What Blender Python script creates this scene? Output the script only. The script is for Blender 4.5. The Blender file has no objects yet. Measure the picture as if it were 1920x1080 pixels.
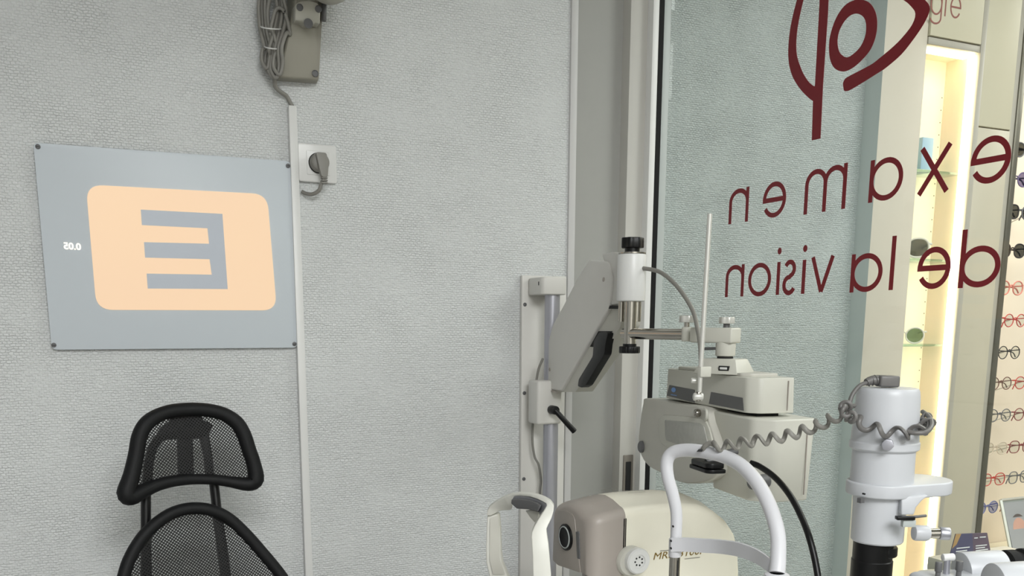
import bpy, bmesh, math, random
from mathutils import Vector, Matrix
R = math.radians
V = Vector
rnd = random.Random(4)
C = bpy.context.scene.collection
sc = bpy.context.scene

# ------------------------------------------------------------------ camera
F, CX, CY = 1702.7, 960.0, 911.4
EYE = V((0, 0, 1.40))
ROT = (Matrix.Rotation(R(-24.652), 3, 'Z') @ Matrix.Rotation(math.pi/2 + R(-10.1265), 3, 'X') @ Matrix.Rotation(R(0.2855), 3, 'Z'))
cam = bpy.data.cameras.new('camera'); co = bpy.data.objects.new('camera', cam); C.objects.link(co)
co.matrix_world = Matrix.Translation(EYE) @ ROT.to_4x4()
cam.sensor_width = 36; cam.lens = F/1920*36; cam.shift_y = (CY-540)/1920; cam.clip_start = 0.05
sc.camera = co
sc.view_settings.view_transform = 'Standard'; sc.view_settings.look = 'None'
sc.view_settings.gamma = 1; sc.view_settings.use_curve_mapping = False
sc.view_settings.exposure = -0.06

# ------------------------------------------------------------------ world and lights
w = bpy.data.worlds.new('world'); sc.world = w; w.use_nodes = True
w.node_tree.nodes['Background'].inputs[0].default_value = (0.9, 0.95, 1, 1)
w.node_tree.nodes['Background'].inputs[1].default_value = 0.15

def area(name, loc, size, power, col, target=None):
    l = bpy.data.lights.new(name, 'AREA'); l.shape = 'RECTANGLE'; l.size, l.size_y = size
    l.energy = power; l.color = col
    o = bpy.data.objects.new(name, l); C.objects.link(o); o.location = loc
    if target is not None:
        o.rotation_euler = (V(target)-V(loc)).to_track_quat('-Z', 'Y').to_euler()
    return o
area('ceiling_panel_light', (0.15, -1.25, 2.56), (1.2, 1.2), 108, (0.985, 1.0, 1.0))
area('shop_ceiling_and_fill_light', (2.9, 0.0, 2.56), (1.2, 1.2), 40, (1.0, 0.975, 0.93))
area('shop_ceiling_and_fill_light', (1.95, 0.85, 2.56), (0.6, 0.6), 13, (1.0, 0.985, 0.96))  # added fill lamp to brighten pillar, header panel and shop wall
area('shop_ceiling_and_fill_light', (3.6, 1.5, 2.56), (0.8, 0.8), 24, (1.0, 0.96, 0.88))

# ------------------------------------------------------------------ pixel rays (layout measured from the photograph)
def ray(px, py): return (ROT @ V((px-CX, -(py-CY), -F)))/F
def P(px, py, d): return EYE + ray(px, py)*d                 # d = distance along the viewing axis
def PX(px, py, x): r = ray(px, py); return EYE + r*(x/r.x)
def PY(px, py, y): r = ray(px, py); return EYE + r*(y/r.y)
def PZ(px, py, z): r = ray(px, py); return EYE + r*((z-EYE.z)/r.z)
def PN(px, py, pt, n): r = ray(px, py); return EYE + r*((pt-EYE).dot(n)/r.dot(n))

# ------------------------------------------------------------------ materials
def lin(c): c /= 255; return c/12.92 if c <= .04045 else ((c+.055)/1.055)**2.4
def rgb(r, g, b): return (lin(r), lin(g), lin(b), 1)
def mat(name, col, rough=.5, metal=0, noise=.04, nscale=30, bump=0, bscale=200, emit=None, estr=0, coat=0):
    m = bpy.data.materials.new(name); m.use_nodes = True; nt = m.node_tree; b = nt.nodes['Principled BSDF']
    b.inputs['Base Color'].default_value = rgb(*col); b.inputs['Roughness'].default_value = rough; b.inputs['Metallic'].default_value = metal
    b.inputs['Coat Weight'].default_value = coat
    tc = nt.nodes.new('ShaderNodeTexCoord')
    if noise:
        n = nt.nodes.new('ShaderNodeTexNoise'); n.inputs['Scale'].default_value = nscale; n.inputs['Detail'].default_value = 4
        nt.links.new(tc.outputs['Object'], n.inputs['Vector'])
        mx = nt.nodes.new('ShaderNodeMix'); mx.data_type = 'RGBA'
        c = rgb(*col)
        mx.inputs[6].default_value = tuple(x*(1-noise) for x in c[:3])+(1,)
        mx.inputs[7].default_value = tuple(min(1, x*(1+noise)) for x in c[:3])+(1,)
        nt.links.new(n.outputs['Fac'], mx.inputs[0]); nt.links.new(mx.outputs[2], b.inputs['Base Color'])
    if bump:
        n = nt.nodes.new('ShaderNodeTexNoise'); n.inputs['Scale'].default_value = bscale; nt.links.new(tc.outputs['Object'], n.inputs['Vector'])
        bp = nt.nodes.new('ShaderNodeBump'); bp.inputs['Strength'].default_value = bump; bp.inputs['Distance'].default_value = .001
        nt.links.new(n.outputs['Fac'], bp.inputs['Height']); nt.links.new(bp.outputs['Normal'], b.inputs['Normal'])
    if emit: b.inputs['Emission Color'].default_value = rgb(*emit); b.inputs['Emission Strength'].default_value = estr
    return m

def wallpaper(name, col, strength=.5):
    """woven glass-fibre wallpaper: short horizontal weave dashes broken by diagonals"""
    m = bpy.data.materials.new(name); m.use_nodes = True; nt = m.node_tree; N = nt.nodes; L = nt.links
    b = N['Principled BSDF']; b.inputs['Roughness'].default_value = .75
    tc = N.new('ShaderNodeTexCoord'); sp = N.new('ShaderNodeSeparateXYZ'); L.new(tc.outputs['Object'], sp.inputs[0])
    cb = N.new('ShaderNodeCombineXYZ'); L.new(sp.outputs[0], cb.inputs[0]); L.new(sp.outputs[2], cb.inputs[1])
    nd = N.new('ShaderNodeTexNoise'); nd.inputs['Scale'].default_value = 95; L.new(cb.outputs[0], nd.inputs['Vector'])
    sc1 = N.new('ShaderNodeVectorMath'); sc1.operation = 'MULTIPLY_ADD'; sc1.inputs[1].default_value = (.0065, .0065, 0)
    L.new(nd.outputs['Color'], sc1.inputs[0]); L.new(cb.outputs[0], sc1.inputs[2])
    br = N.new('ShaderNodeTexBrick'); br.offset = .5; br.inputs['Scale'].default_value = 1
    br.inputs['Brick Width'].default_value = .0085; br.inputs['Row Height'].default_value = .0048
    br.inputs['Mortar Size'].default_value = .0011; br.inputs['Mortar Smooth'].default_value = 1
    L.new(sc1.outputs[0], br.inputs['Vector'])
    n2 = N.new('ShaderNodeTexNoise'); n2.inputs['Scale'].default_value = 170; n2.inputs['Detail'].default_value = 3
    mp = N.new('ShaderNodeMapping'); mp.inputs['Rotation'].default_value = (0, 0, R(35)); mp.inputs['Scale'].default_value = (.5, 1.3, 1)
    L.new(cb.outputs[0], mp.inputs[0]); L.new(mp.outputs[0], n2.inputs['Vector'])
    big = N.new('ShaderNodeTexNoise'); big.inputs['Scale'].default_value = 9; L.new(cb.outputs[0], big.inputs['Vector'])
    inv = N.new('ShaderNodeMath'); inv.operation = 'SUBTRACT'; inv.inputs[0].default_value = 1; L.new(br.outputs['Fac'], inv.inputs[1])
    ml = N.new('ShaderNodeMath'); ml.operation = 'MULTIPLY'; L.new(inv.outputs[0], ml.inputs[0]); L.new(big.outputs['Fac'], ml.inputs[1])
    ad = N.new('ShaderNodeMath'); ad.operation = 'MULTIPLY_ADD'; ad.inputs[1].default_value = 1.9; L.new(n2.outputs['Fac'], ad.inputs[0]); L.new(ml.outputs[0], ad.inputs[2])
    bp = N.new('ShaderNodeBump'); bp.inputs['Strength'].default_value = strength; bp.inputs['Distance'].default_value = .0016
    L.new(ad.outputs[0], bp.inputs['Height']); L.new(bp.outputs[0], b.inputs['Normal'])
    mx = N.new('ShaderNodeMix'); mx.data_type = 'RGBA'; c = rgb(*col)
    mx.inputs[6].default_value = tuple(x*.90 for x in c[:3])+(1,); mx.inputs[7].default_value = tuple(min(1, x*1.07) for x in c[:3])+(1,)
    hf = N.new('ShaderNodeMath'); hf.operation = 'MULTIPLY'; hf.inputs[1].default_value = .55; L.new(ad.outputs[0], hf.inputs[0])
    L.new(hf.outputs[0], mx.inputs[0]); L.new(mx.outputs[2], b.inputs['Base Color'])
    return m

def glassmat(name, tint, refl=1.0, rough=0.0):
    m = bpy.data.materials.new(name); m.use_nodes = True; nt = m.node_tree; nt.nodes.clear()
    o = nt.nodes.new('ShaderNodeOutputMaterial'); t = nt.nodes.new('ShaderNodeBsdfTransparent'); t.inputs[0].default_value = tint
    g = nt.nodes.new('ShaderNodeBsdfGlossy'); g.inputs['Roughness'].default_value = rough
    f = nt.nodes.new('ShaderNodeLayerWeight'); f.inputs[0].default_value = .5           # Schlick reflectance from the facing ratio
    pw = nt.nodes.new('ShaderNodeMath'); pw.operation = 'POWER'; pw.inputs[1].default_value = 5; nt.links.new(f.outputs['Facing'], pw.inputs[0])
    ml = nt.nodes.new('ShaderNodeMath'); ml.operation = 'MULTIPLY_ADD'; ml.inputs[1].default_value = .96*refl; ml.inputs[2].default_value = .035*refl
    mx = nt.nodes.new('ShaderNodeMixShader'); nt.links.new(pw.outputs[0], ml.inputs[0]); nt.links.new(ml.outputs[0], mx.inputs[0])
    nt.links.new(t.outputs[0], mx.inputs[1]); nt.links.new(g.outputs[0], mx.inputs[2]); nt.links.new(mx.outputs[0], o.inputs[0])
    return m

def netmat(name, col=(10, 10, 12), period=.0042, thr=.18):
    m = bpy.data.materials.new(name); m.use_nodes = True; nt = m.node_tree; N = nt.nodes; L = nt.links
    b = N['Principled BSDF']; b.inputs['Base Color'].default_value = rgb(*col); b.inputs['Roughness'].default_value = .6
    out = N['Material Output']; tr = N.new('ShaderNodeBsdfTransparent')
    uv = N.new('ShaderNodeUVMap'); mp = N.new('ShaderNodeMapping'); mp.inputs['Rotation'].default_value = (0, 0, R(40))
    k = 2*math.pi/period/1.0
    mp.inputs['Scale'].default_value = (k, k, 1); L.new(uv.outputs[0], mp.inputs[0])
    s = N.new('ShaderNodeSeparateXYZ'); L.new(mp.outputs[0], s.inputs[0])
    c1 = N.new('ShaderNodeMath'); c1.operation = 'SINE'; L.new(s.outputs[0], c1.inputs[0])
    c2 = N.new('ShaderNodeMath'); c2.operation = 'SINE'; L.new(s.outputs[1], c2.inputs[0])
    mn = N.new('ShaderNodeMath'); mn.operation = 'MINIMUM'; L.new(c1.outputs[0], mn.inputs[0]); L.new(c2.outputs[0], mn.inputs[1])
    gt = N.new('ShaderNodeMath'); gt.operation = 'GREATER_THAN'; gt.inputs[1].default_value = -thr; L.new(mn.outputs[0], gt.inputs[0])
    mx = N.new('ShaderNodeMixShader'); L.new(gt.outputs[0], mx.inputs[0]); L.new(b.outputs[0], mx.inputs[1]); L.new(tr.outputs[0], mx.inputs[2])
    L.new(mx.outputs[0], out.inputs[0])
    return m

M = dict(
    wall=wallpaper('woven_wallpaper', (208, 210, 210), .9),
    shopwall=wallpaper('woven_wallpaper_beyond', (198, 203, 202), 1.2),
    plain=mat('painted_plaster', (205, 204, 199), .7),
    ceiling=mat('ceiling_paint', (205, 206, 204), .9),
    floor=mat('vinyl_floor', (140, 136, 132), .5, noise=.1),
    frame=mat('pale_frame_paint', (192, 191, 190), .45, noise=.02),
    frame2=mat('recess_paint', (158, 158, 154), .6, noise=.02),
    stile=mat('stile_laminate', (190, 188, 182), .5, noise=.02),
    alu=mat('white_lacquered_metal', (222, 222, 220), .35, noise=.01),
    greyalu=mat('grey_lacquered_metal', (176, 182, 180), .4, noise=.01),
    rubber=mat('black_rubber', (14, 14, 15), .7),
    pillar=mat('beige_pillar_laminate', (214, 205, 190), .55, noise=.02),
    beige=mat('beige_panel_laminate', (220, 212, 188), .5, noise=.02),
    beige2=mat('cool_beige_panel_laminate', (202, 193, 173), .4, noise=.02),
    trimg=mat('grey_edge_profile', (184, 178, 166), .45, noise=.03),
    steelcol=mat('brushed_column_profile', (120, 117, 106), .35, .6, noise=.08, nscale=12),
    tan=mat('warm_cabinet_side', (238, 222, 200), .6, noise=.02),
    niche=mat('cream_niche_back', (242, 234, 212), .6, noise=.01),
    led=mat('led_strip_diffuser', (255, 250, 230), .5, noise=0, emit=(255, 240, 205), estr=9.0),
    display=mat('cream_display_back', (240, 226, 208), .6, noise=.02),
    red=mat('dark_red_vinyl', (118, 10, 24), .45, noise=.02),
    redbrown=mat('muted_red_print', (150, 88, 80), .6, noise=0),
    sheet=mat('blue_grey_panel_sheet', (196, 203, 209), .45, noise=.015, nscale=4),
    sheetE=mat('projected_letter_grey', (182, 188, 198), .4, noise=.01),
    white=mat('white_plastic', (216, 216, 214), .35, noise=.01),
    socket=mat('socket_white_plastic', (214, 214, 212), .3, noise=.005),
    ivory=mat('ivory_instrument_plastic', (192, 190, 181), .38, noise=.02),
    ivory2=mat('light_ivory_plastic', (196, 195, 185), .38, noise=.02),
    cream=mat('cream_instrument_plastic', (230, 226, 210), .36, noise=.02),
    arm=mat('arm_off_white_paint', (208, 206, 201), .45, noise=.02),
    lampw=mat('cool_white_paint', (190, 192, 196), .38, noise=.01),
    tubew=mat('white_powder_coat', (202, 202, 206), .4, noise=.01),
    chinw=mat('ivory_white_plastic', (212, 211, 203), .4, noise=.01),
    greyfront=mat('taupe_grey_plastic', (158, 150, 143), .42, noise=.03, nscale=10),
    greypanel=mat('taupe_inset_plastic', (148, 141, 134), .4, noise=.02),
    darkgrey=mat('dark_grey_plastic', (92, 92, 93), .45),
    padgrey=mat('grey_rubber_pad', (112, 113, 117), .55),
    badge=mat('charcoal_badge', (84, 84, 84), .35),
    cord=mat('grey_cord', (128, 126, 120), .45, noise=.03),
    cordd=mat('dark_grey_cord', (100, 98, 96), .4, noise=.03),
    olive=mat('shaded_putty_plastic', (146, 143, 131), .5, noise=.02),  # putty tone with the bracket's shade put into the colour
    olive2=mat('light_putty_plastic', (172, 170, 160), .45, noise=.02),
    black=mat('black_plastic', (11, 11, 12), .38),
    blackm=mat('black_satin_fabric_edge', (9, 10, 12), .6, bump=.3, bscale=900),
    chrome=mat('polished_steel', (172, 168, 160), .16, 1, noise=.02),
    satin=mat('satin_aluminium', (178, 178, 186), .38, .75, noise=.02),
    knobw=mat('bright_knob_metal', (205, 204, 198), .3, .3, noise=.02),
    lens=mat('black_lens', (4, 4, 6), .35),
    hole=mat('dark_hole', (25, 25, 25), .8, noise=0),
    gold=mat('gold_print', (120, 96, 30), .5, noise=.3, nscale=900),
    greyprint=mat('grey_print', (140, 138, 128), .6, noise=0),
    whiteprint=mat('white_print', (235, 235, 238), .6, noise=0),
    blueprint=mat('blue_print', (110, 150, 205), .5, noise=0),
    brochure=mat('navy_card', (78, 76, 106), .4, noise=.1),
    brochure2=mat('plum_card', (98, 82, 98), .4, noise=.1),
    mustard=mat('mustard_card', (176, 140, 92), .5, noise=.2),
    bluebox=mat('pale_blue_box', (168, 200, 222), .5, noise=.02),
    mott=mat('mottled_grey_label', (172, 172, 166), .5, noise=.12, nscale=120),
    net=netmat('black_chair_mesh'),
    pane=glassmat('greenish_pane', (.905, .935, .928, 1), .7),
    shelfglass=glassmat('green_edge_shelf_glass', (.82, .93, .90, 1), 1.2),
    clear=glassmat('clear_lens', (.93, .94, .93, 1), .8),
)
M['lens'].node_tree.nodes['Principled BSDF'].inputs['Specular IOR Level'].default_value = .12
for k_ in ('black', 'blackm', 'rubber'): M[k_].node_tree.nodes['Principled BSDF'].inputs['Specular IOR Level'].default_value = .3
def lensmat(n, c): return glassmat(n, rgb(*c), .8)

# ------------------------------------------------------------------ mesh helpers
def link(name, me, m, parent=None, sharp=35, smooth=True):
    o = bpy.data.objects.new(name, me); C.objects.link(o)
    if m: me.materials.append(m)
    if smooth:
        me.polygons.foreach_set('use_smooth', [True]*len(me.polygons)); me.set_sharp_from_angle(angle=R(sharp))
    if parent is not None:
        o.parent = parent; o.location = -wloc(parent)
    return o
def wloc(o):
    l = V(o.location)
    while o.parent: o = o.parent; l += V(o.location)
    return l
def bm_obj(name, bm, m, parent=None, sharp=35, smooth=True):
    bmesh.ops.recalc_face_normals(bm, faces=bm.faces)
    me = bpy.data.meshes.new(name); bm.to_mesh(me); bm.free()
    return link(name, me, m, parent, sharp, smooth)
def thing(name, label, cat, loc, group=None):
    o = bpy.data.objects.new(name, None); C.objects.link(o); o.location = loc; o.empty_display_size = .05
    return tag(o, label, cat, group)
def tag(o, label, cat, group=None):
    o['label'] = label; o['category'] = cat
    if group: o['group'] = group
    return o
def struct(o, label=None):
    o['kind'] = 'structure'
    if label: o['label'] = label
    return o
def recenter(o, loc):
    o.data.transform(Matrix.Translation(-V(loc))); o.location = loc; return o
def bev(bm, off, seg=3, ang=25):
    if off <= 0: return
    es = [e for e in bm.edges if len(e.link_faces) == 2 and e.calc_face_angle(0) > R(ang)]
    bmesh.ops.bevel(bm, geom=es, offset=off, segments=seg, profile=.5, affect='EDGES', clamp_overlap=True)
def box(name, a, b, m, parent=None, bevel=0.0, seg=2):
    bm = bmesh.new(); bmesh.ops.create_cube(bm, size=1)
    a, b = V(a), V(b)
    for v in bm.verts: v.co = V([(a[i]+b[i])/2 + v.co[i]*(b[i]-a[i]) for i in range(3)])
    bev(bm, bevel, seg); return bm_obj(name, bm, m, parent)
def obox(name, c, ax, ay, az, m, parent=None, bevel=0.0, seg=2):
    """box from centre and three half-extent vectors"""
    bm = bmesh.new(); bmesh.ops.create_cube(bm, size=2)
    for v in bm.verts: v.co = V(c) + ax*v.co.x + ay*v.co.y + az*v.co.z
    bev(bm, bevel, seg); return bm_obj(name, bm, m, parent)
def prism(name, pts, ext, m, parent=None, bevel=0.0, seg=3, ang=25, sharp=35, top=None):
    bm = bmesh.new(); ext = V(ext)
    a = [bm.verts.new(V(p)) for p in pts]; b = [bm.verts.new(V(p)+ext) for p in (top or pts)]
    bm.faces.new(a); bm.faces.new(b[::-1]); n = len(a)
    for i in range(n): bm.faces.new((a[i], a[(i+1) % n], b[(i+1) % n], b[i]))
    bmesh.ops.recalc_face_normals(bm, faces=bm.faces)
    bev(bm, bevel, seg, ang); return bm_obj(name, bm, m, parent, sharp)
def roundpoly(pts, r, n=5):
    """round the corners of a polygon given as Vectors"""
    out = []; k = len(pts)
    for i in range(k):
        p, a, b = V(pts[i]), V(pts[i-1]), V(pts[(i+1) % k])
        da, db = (a-p), (b-p); rr = min(r, da.length*.45, db.length*.45)
        s, e = p+da.normalized()*rr, p+db.normalized()*rr
        for j in range(n+1):
            t = j/n; out.append(s*(1-t)**2 + p*2*t*(1-t) + e*t*t)
    return out
def smoothpath(pts, n=6, closed=False):
    P_ = [V(p) for p in pts]; k = len(P_); out = []
    for i in range(k if closed else k-1):
        if closed: p0, p1, p2, p3 = P_[i-1], P_[i], P_[(i+1) % k], P_[(i+2) % k]
        else: p0, p1, p2, p3 = P_[max(i-1, 0)], P_[i], P_[i+1], P_[min(i+2, k-1)]
        for j in range(n):
            t = j/n
            out.append(.5*((2*p1)+(p2-p0)*t+(2*p0-5*p1+4*p2-p3)*t*t+(3*p1-p0-3*p2+p3)*t**3))
    if not closed: out.append(P_[-1])
    return out
def tube_bm(bm, pts, r, n=10, closed=False, sx=1, sy=1, up=None):
    k = len(pts); T = []
    for i in range(k):
        a = pts[i-1] if (i > 0 or closed) else pts[i]; b = pts[(i+1) % k] if (i < k-1 or closed) else pts[i]
        d = (b-a); T.append(d.normalized() if d.length > 1e-9 else (T[-1] if T else V((0, 0, 1))))
    u = V(up) if up is not None else (V((0, 0, 1)) if abs(T[0].z) < .9 else V((1, 0, 0)))
    rings = []
    for i in range(k):
        if up is not None: u = V(up)
        u = (u - T[i]*u.dot(T[i])).normalized(); v = T[i].cross(u)
        ri = r[i] if isinstance(r, (list, tuple)) else r
        rings.append([bm.verts.new(pts[i] + (u*math.cos(2*math.pi*j/n)*sx + v*math.sin(2*math.pi*j/n)*sy)*ri) for j in range(n)])
    for i in range(k if closed else k-1):
        A, B = rings[i], rings[(i+1) % k]
        for j in range(n): bm.faces.new((A[j], A[(j+1) % n], B[(j+1) % n], B[j]))
    if not closed:
        bm.faces.new(rings[0][::-1]); bm.faces.new(rings[-1])
def tube(name, pts, r, m, parent=None, n=10, closed=False, smooth=5, sx=1, sy=1, up=None):
    pts = [V(p) for p in pts]
    if smooth and len(pts) > 2:
        if isinstance(r, (list, tuple)):
            rr = []
            for i in range(len(r) if closed else len(r)-1):
                for j in range(smooth): rr.append(r[i]*(1-j/smooth)+r[(i+1) % len(r)]*j/smooth)
            if not closed: rr.append(r[-1])
            r = rr
        pts = smoothpath(pts, smooth, closed)
    bm = bmesh.new(); tube_bm(bm, pts, r, n, closed, sx, sy, up)
    return bm_obj(name, bm, m, parent, 50)
def lathe(name, c, axis, prof, m, parent=None, n=32, sharp=35):
    """prof: list of (radius, height along axis)"""
    ax = V(axis).normalized(); u = ax.orthogonal().normalized(); v = ax.cross(u); c = V(c)
    bm = bmesh.new(); rings = []
    for r, h in prof:
        rings.append([bm.verts.new(c + ax*h + (u*math.cos(2*math.pi*j/n)+v*math.sin(2*math.pi*j/n))*max(r, 1e-5)) for j in range(n)])
    for A, B in zip(rings, rings[1:]):
        for j in range(n): bm.faces.new((A[j], A[(j+1) % n], B[(j+1) % n], B[j]))
    bm.faces.new(rings[0][::-1]); bm.faces.new(rings[-1])
    return bm_obj(name, bm, m, parent, sharp)
def cyl(name, a, b, r, m, parent=None, n=24, bevel=0.0):
    a, b = V(a), V(b); L = (b-a).length; e = min(bevel, r*.5, L*.3)
    prof = [(r, 0), (r, L)] if e <= 0 else [(r-e, 0), (r-e*.3, e*.3), (r, e), (r, L-e), (r-e*.3, L-e*.3), (r-e, L)]
    return lathe(name, a, b-a, prof, m, parent, n)
def lobed_knob(name, a, b, r, m, parent, lobes=6, depth=.1):
    a, b = V(a), V(b); ax = (b-a).normalized(); u = ax.orthogonal().normalized(); v = ax.cross(u)
    n = lobes*8
    pts = [a + (u*math.cos(t)+v*math.sin(t))*r*(1-depth*(.5+.5*math.cos(lobes*t))) for t in [2*math.pi*i/n for i in range(n)]]
    return prism(name, pts, b-a, m, parent, bevel=min(.0015, r*.1), seg=2, ang=50)
def strip(name, pairs, ext, m, parent=None, closed=False):
    """flat band given as (left, right) point pairs, extruded by ext"""
    bm = bmesh.new(); ext = V(ext); q = []
    for a, b in pairs: q.append([bm.verts.new(V(p)) for p in (a, b)] + [bm.verts.new(V(p)+ext) for p in (b, a)])
    k = len(q)
    for i in range(k if closed else k-1):
        A, B = q[i], q[(i+1) % k]
        for j in range(4): bm.faces.new((A[j], A[(j+1) % 4], B[(j+1) % 4], B[j]))
    if not closed: bm.faces.new(q[0]); bm.faces.new(q[-1][::-1])
    return bm_obj(name, bm, m, parent, 35)
def text(name, s, h, o, xd, yd, m, parent, thick=.0002, shear=0, width=None, bold=0):
    cu = bpy.data.curves.new(name, 'FONT'); cu.body = s; cu.size = 1; cu.offset = bold; cu.resolution_u = 3
    to = bpy.data.objects.new(name, cu); C.objects.link(to)
    dg = bpy.context.evaluated_depsgraph_get(); me = bpy.data.meshes.new_from_object(to.evaluated_get(dg))
    bpy.data.objects.remove(to); bpy.data.curves.remove(cu)
    xs = [v.co.x for v in me.vertices]; ys = [v.co.y for v in me.vertices]
    x0, x1, y0, y1 = min(xs), max(xs), min(ys), max(ys); k = h/(y1-y0); kx = k if width is None else width/(x1-x0)
    xd, yd = V(xd).normalized(), V(yd).normalized(); n = xd.cross(yd)
    for v in me.vertices:
        yy = (v.co.y-y0)*k; v.co = V(o) + xd*((v.co.x-x0)*kx+yy*shear) + yd*yy + n*thick
    return link(name, me, m, parent, smooth=False)

# ================================================================== THE SETTING
D = 1.85                                     # exam-room wall
xc = PY(1064, 400, D).x                      # where the papered wall ends
W = PY(1240, 400, D).x                       # glass partition plane
ZC = 2.6
struct(box('floor', (-2.2, -2.2, -.05), (5.5, 3.2, 0), M['floor']))
struct(box('ceiling', (-2.2, -2.2, ZC), (5.5, 3.2, ZC+.05), M['ceiling']))
struct(box('wall_back', (-2.2, D, 0), (xc, D+.1, ZC), M['wall']))
struct(box('wall_left', (-2.3, -2.2, 0), (-2.2, D+.1, ZC), M['wall']))
struct(box('wall_front', (-2.2, -2.3, 0), (5.5, -2.2, ZC), M['plain']))
struct(box('wall_right', (5.5, -2.2, 0), (5.6, 3.2, ZC), M['plain']))
xa = PY(1080, 300, D-.004).x; xb = PY(1176, 300, D+.05).x; xd_ = PY(1214, 300, D-.02).x
struct(box('trim_1', (xc, D-.006, 0), (xa, D+.1, ZC), M['frame'], bevel=.002))
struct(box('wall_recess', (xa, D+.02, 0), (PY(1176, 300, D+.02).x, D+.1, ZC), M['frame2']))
# narrow sliding stile with a flush pull
stile = struct(box('door_1', (PY(1176, 300, D-.012).x, D-.012, 0), (PY(1213, 300, D-.012).x, D+.1, ZC), M['stile'], bevel=.0015))
hx0, hx1 = PY(1168, 880, D-.012).x, PY(1186, 880, D-.012).x
hz1 = PY(1177, 853, D-.012).z
pull = box('flush_pull', (hx0, D-.0145, hz1-.16), (hx1, D-.011, hz1), M['darkgrey'], stile, .001); pull.location = (0, 0, 0)
slot = box('pull_slot', (hx0+.006, D-.0155, hz1-.145), (hx1-.006, D-.013, hz1-.016), M['hole'], pull, .0008); slot.location = (0, 0, 0)
pull.data.materials[0] = mat('taupe_pull_metal', (128, 122, 114), .4, .4)
# glazing channel on the wall and the pane
g0, g1, g2, g3 = (PY(p, 400, D-.034).x for p in (1214, 1225, 1234, 1247))
struct(box('trim_2', (g0, D-.034, 0), (g1, D+.05, ZC), M['alu'], bevel=.0015))
struct(box('trim_3', (g1, D-.0335, 0), (g2, D+.05, ZC), M['rubber']))
struct(box('trim_4', (g2, D-.034, 0), (g3, D+.05, ZC), M['greyalu'], bevel=.0015))
W = g3-.001
win = struct(box('window_1', (W, -1.2, 0.02), (W+.008, D-.034, ZC), M['pane']))
struct(box('wall_partition', (W-.02, -2.2, 0), (W+.06, -1.2, ZC), M['plain']))
# wall going on behind the glass, pillar, cabinets
xw = PY(1606, 400, D).x
struct(box('wall_shop_back', (g3, D, 0), (xw+.02, D+.1, ZC), M['shopwall']))
yp = D*0+xw/(PY(1643, 300, 1.0).x)           # pillar front plane so that its left side spans the visible strip
xpl = xw
yF = yp
pillar_side = mat('pillar_side_paint', (206, 212, 210), .6, noise=.02)
px_r = PY(1721, 300, yF).x
o = struct(box('wall_pillar', (xpl, yF, 0), (px_r, 2.5, ZC), M['pillar'], bevel=.001))
o.data.materials.append(pillar_side)
for f in o.data.polygons:
    if f.normal.x < -.9: f.material_index = 1
struct(box('wall_display', (2.0, 2.55, 0), (5.5, 2.65, ZC), M['display']))
struct(box('wall_return', (xc, D+.1, 0), (xpl+.02, D+.14, ZC), M['plain']))

# ================================================================== SHOWCASE (tall cabinet with a lit niche)
nx0 = px_r; nx1 = PY(1822, 300, yF).x - 0.0
def yz(px, py): return PY(px, py, yF)
nz_top = (yz(1727, 80).z + yz(1821, 98).z)/2
x1a, x1b = PY(1817, 300, yF).x, PY(1835-5, 300, yF).x
x2a = PY(1830, 260, yF).x; x2b = PY(1890, 260, yF).x; x3 = PY(1903, 260, yF).x
cab = thing('showcase_cabinet', 'tall cream showcase cabinet with a narrow lit niche, beyond the glass', 'cabinet', (nx0, yF, 0))
dn = .098
box('niche_back', (nx0, yF+dn, .1), (x1a, yF+dn+.02, nz_top), M['niche'], cab)
box('niche_side', (x1a-.001, yF+.012, .1), (x1a+.012, yF+dn, nz_top), M['tan'], cab)
box('niche_side', (nx0+.0005, yF+.012, .1), (nx0+.010, yF+dn, nz_top), M['tan'], cab)
box('niche_top', (nx0, yF+.012, nz_top), (x1a+.012, yF+dn+.02, nz_top+.015), M['niche'], cab)
ledx = x1a-.002
box('led_strip', (ledx-.012, yF+.006, .1), (ledx, yF+.020, nz_top-.002), M['led'], cab, .002)
box('led_strip', (nx0+.012, yF+.02, nz_top-.010), (ledx-.014, yF+.034, nz_top-.002), M['led'], cab, .002)
box('edge_profile', (x1a, yF-.006, .0), (x2a-.001, yF+.012, ZC-.001), M['trimg'], cab, .0015)
th0 = yz(1727, 67).z
box('top_rail', (nx0, yF-.004, nz_top), (x1a, yF+.012, th0), M['trimg'], cab, .001)
hd = box('header_panel', (nx0+.001, yF-.007, th0+.003), (x1a-.002, yF+.012, ZC-.001), M['beige'], cab, .001)
for nm, a_, z0_, z1_, mt in (('upper_panel', 0, yz(1862, 240).z, ZC-.001, M['beige']), ('lower_panel', 0, .05, yz(1862, 243).z, M['beige2'])):
    box(nm, (x2a, yF-.004, z0_), (x2b, yF+.012, z1_), mt, cab, .001)
box('corner_profile', (x2b, yF-.002, 0), (x2b+.018, yF+.02, ZC-.001), M['trimg'], cab, .001)
box('corner_profile', (x2b+.018, yF-.006, 0), (x3+.012, yF+.03, ZC-.001), M['steelcol'], cab, .002)
box('carcass', (x1a+.012, yF+.012, 0), (x3+.008, 2.5, ZC-.001), M['beige2'], cab)
# shelf-pin holes
hb = bmesh.new()
for i in range(34):
    z = nz_top-.09-i*.032
    bmesh.ops.create_circle(hb, cap_ends=True, radius=.0018, segments=8, matrix=Matrix.Translation((x1a-.008, yF+dn-.0006, z)) @ Matrix.Rotation(R(90), 4, 'X'))
ho = bm_obj('pin_holes', hb, M['hole'], cab); ho['kind'] = 'stuff'
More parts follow.
